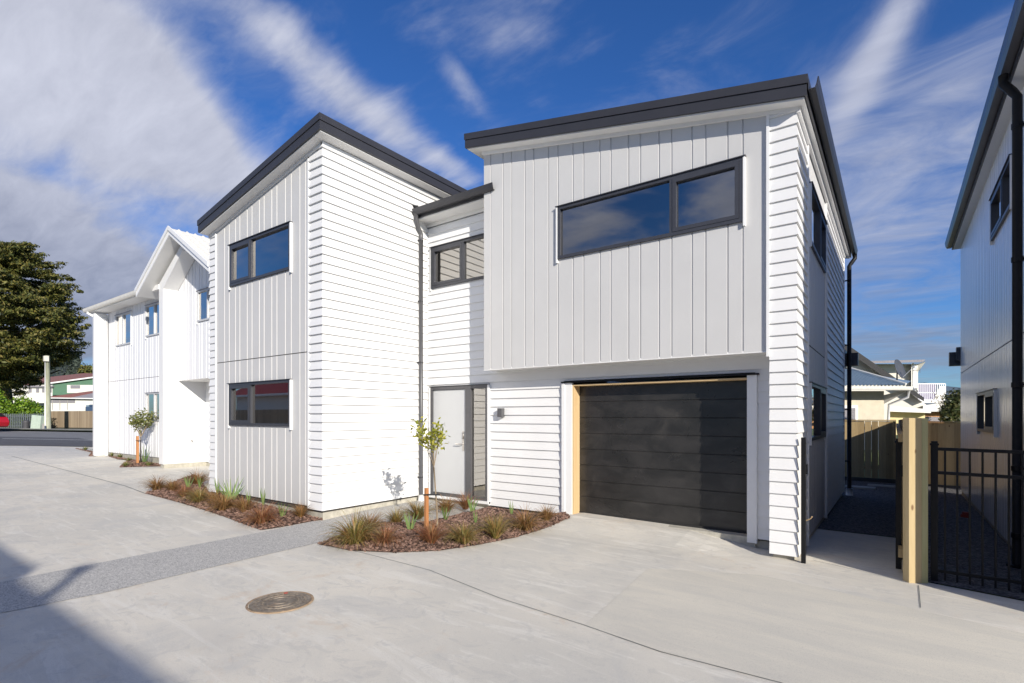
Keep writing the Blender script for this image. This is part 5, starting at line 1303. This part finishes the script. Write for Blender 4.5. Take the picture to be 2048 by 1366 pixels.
# flat-roofed house with deck
HF = thing('balcony_house', at(1850, 960, 42), 'cream two storey house with flat roof and white railed balcony', 'house')
d = 42
m = MB(); wallp(m, [(1745, 860), (1836, 860), (1836, 728), (1745, 728)], d, 6); m.build('wall', M['creamboard'], HF)
m = MB(); wallp(m, [(1738, 727), (1846, 724), (1851, 719), (1738, 722)], d - 1.6, 8); m.build('roof_slab', M['greytile'], HF)
m = MB(); m.quad(at(1836, 728, d), at(1851, 723, d - 1.6), at(1851, 724, d + 1), at(1836, 744, d + 3)); m.build('eave_lining', M['offwhite'], HF)
m = MB(); wallp(m, [(1822, 782), (1834, 782), (1834, 728), (1822, 728)], d - .35, .3); m.build('corner_column', M['offwhite'], HF)
m = MB(); m.tube([at(1826, 726, d - .5), at(1826, 790, d - .5)], .05, 8); m.build('downpipe', M['white_trim'], HF, True)
m = MB(); wallp(m, [(1835, 806), (1888, 806), (1888, 802), (1835, 802)], d - 1.2, 3.0); wallp(m, [(1866, 802), (1890, 802), (1890, 772), (1880, 772)], d + 1.6, .1); bal = m.build('balcony_deck', M['offwhite'], HF)
m = MB(); wallp(m, [(1835, 801), (1872, 801), (1872, 769), (1835, 769)], d + 1.6, .1); m.build('balcony_back_wall', M['purple'], bal)
rl = MB(); wallp(rl, [(1835, 768.5), (1891, 768.5), (1891, 766.5), (1835, 766.5)], d - 1.2, .08); wallp(rl, [(1835, 786), (1891, 786), (1891, 784.6), (1835, 784.6)], d - 1.2, .05); wallp(rl, [(1835, 802), (1891, 802), (1891, 799), (1835, 799)], d - 1.2, .08)
rl.build('railing', M['railwhite'], bal)
for k in range(14):
    m = MB(); x = 1837 + k * 4.1; wallp(m, [(x, 799), (x + 1.5, 799), (x + 1.5, 768), (x, 768)], d - 1.18, .05); m.build('baluster', M['railwhite'], bal)
# lean-to / carport with pale roof
HC = thing('carport', at(1830, 900, 27), 'low pale carport with yellow cream wall between bungalow and balcony house', 'carport')
d = 27
m = MB(); wallp(m, [(1780, 870), (1850, 870), (1850, 822), (1780, 820)], d, 3); m.build('wall', simple('yellow_cream_paint', (.66, .56, .30), .8), HC)
m = MB(); wallp(m, [(1776, 823), (1862, 826), (1862, 819), (1776, 811)], d - .6, 4); m.build('roof', M['offwhite'], HC)
m = MB(); wallp(m, [(1850, 860), (1925, 860), (1925, 822), (1850, 824)], d + 5, 1); each(m, 'brick_wall', M['brickor'], HC)
m = MB(); wallp(m, [(1846, 823), (1925, 823), (1925, 814), (1880, 806), (1846, 811)], d + 4.4, 2); m.build('pale_roof', M['offwhite'], HC)
m = MB(); wallp(m, [(1850, 842), (1925, 843), (1925, 836), (1850, 833)], d + 1.8, 1); m.build('grey_roof', M['greytile'], HC)
# satellite dish
ds = thing('satellite_dish', at(1796, 765, 24), 'dark oval satellite dish on a mast over the blue grey roof', 'satellite dish')
dc = at(1800, 738, 23.5); nax = (Vector((UY, -UX, 0)) * 1.45 + Vector((UX, UY, 0)) * .95 + Vector((0, 0, .50))).normalized()
e1 = nax.cross(Vector((0, 0, 1))).normalized(); e2 = e1.cross(nax).normalized()
m = MB(); n_ = 28; rr = .46; m.v.append(dc - nax * .09)
for ring, (r_, o_) in enumerate(((.33, -.08), (.66, -.045), (1.0, .0))):
    for j in range(n_):
        th = 2 * math.pi * j / n_; m.v.append(dc + e1 * math.cos(th) * rr * r_ + e2 * math.sin(th) * rr * r_ + nax * o_)
for j in range(n_):
    m.f.append((0, 1 + j, 1 + (j + 1) % n_))
    for k in range(2): m.f.append((1 + k * n_ + j, 1 + (k + 1) * n_ + j, 1 + (k + 1) * n_ + (j + 1) % n_, 1 + k * n_ + (j + 1) % n_))
o = m.build('reflector', M['gal'], ds, True); sd = o.modifiers.new('s', 'SOLIDIFY'); sd.thickness = .015
m = MB(); m.tube([at(1794, 768, 23.7), at(1794, 752, 23.7), dc - nax * .1], .03, 8); m.build('mast', M['gal'], ds)
m = MB(); m.tube([dc - e2 * .4 - nax * .02, dc + nax * .5 - e2 * .1], .012, 6); m.tube([dc + nax * .46 - e2 * .1, dc + nax * .56 - e2 * .1], .035, 8); m.build('receiver_arm', M['white_trim'], ds)
p = at(1833, 745, 40.8); an = thing('tv_antenna', p, 'small dark aerial fixed to the balcony house corner', 'antenna')
m = MB(); m.tube([at(1826, 741, 41), at(1840, 740, 41)], .02, 6); m.tube([at(1840, 735, 41), at(1840, 746, 41)], .015, 6); m.tube([at(1834, 736, 41), at(1834, 745, 41)], .015, 6); m.build('aerial', M['gal'], an)
# bush and bare shrub, far hill
bs = MB(); random.seed(11)
for px, py, r_ in ((1910, 800, .8), (1918, 815, 1.0), (1905, 825, .8), (1915, 838, 1.0), (1900, 812, .5), (1925, 795, .8), (1900, 838, .6), (1895, 826, .4)): leaf_cloud(bs, at(px, py, 27), (r_ * .75, r_, r_ * .75), 380, .10, .3, 1, .4)
tag(bs.build('garden_shrub', M['bushy'], None, origin=at(1912, 850, 27)), 'dark green shrub with yellow tips behind the fence beside the satin clad wall', 'shrub')
m = MB(); random.seed(2)
for k in range(14):
    s0 = at(1890, 830, 29); e = at(random.uniform(1862, 1900), random.uniform(778, 812), 29 + random.uniform(-.5, .5)); m.tube([s0, s0.lerp(e, .5) + Vector((random.uniform(-.1, .1), 0, .1)), e], [.014, .01, .004], 5)
leaf_cloud(m, at(1880, 795, 29), (.55, .5, .45), 90, .05, .2)
tag(m.build('bare_shrub', M['twig'], None, origin=at(1890, 850, 29)), 'thin bare twigged shrub in front of the white balcony rail', 'shrub')
fh = MB(); prs = [(1500, 790), (1600, 785), (1700, 778), (1780, 772), (1850, 765), (1885, 771), (1900, 773), (1930, 776), (1990, 790), (2100, 800)]
for (a_, ya), (b_, yb_) in zip(prs[:-1], prs[1:]):
    fh.quad(at(a_, 840, 900), at(b_, 840, 900), at(b_, yb_, 1500), at(a_, ya, 1500)); fh.quad(at(a_, ya, 1500), at(b_, yb_, 1500), at(b_, 842, 2100), at(a_, 842, 2100))
tag(fh.build('far_hills', M['farhill']), kind='structure')
# timber fence mirrored in the lower window
board_fence('weathered paling fence in front of the red roofed house, mirrored in the lower front window', (-34, -3.2), (-9, -3.2), gz(-20, -3), gz(-20, -3) + 1.75, .15, .01, 'fence_old', cap=False)
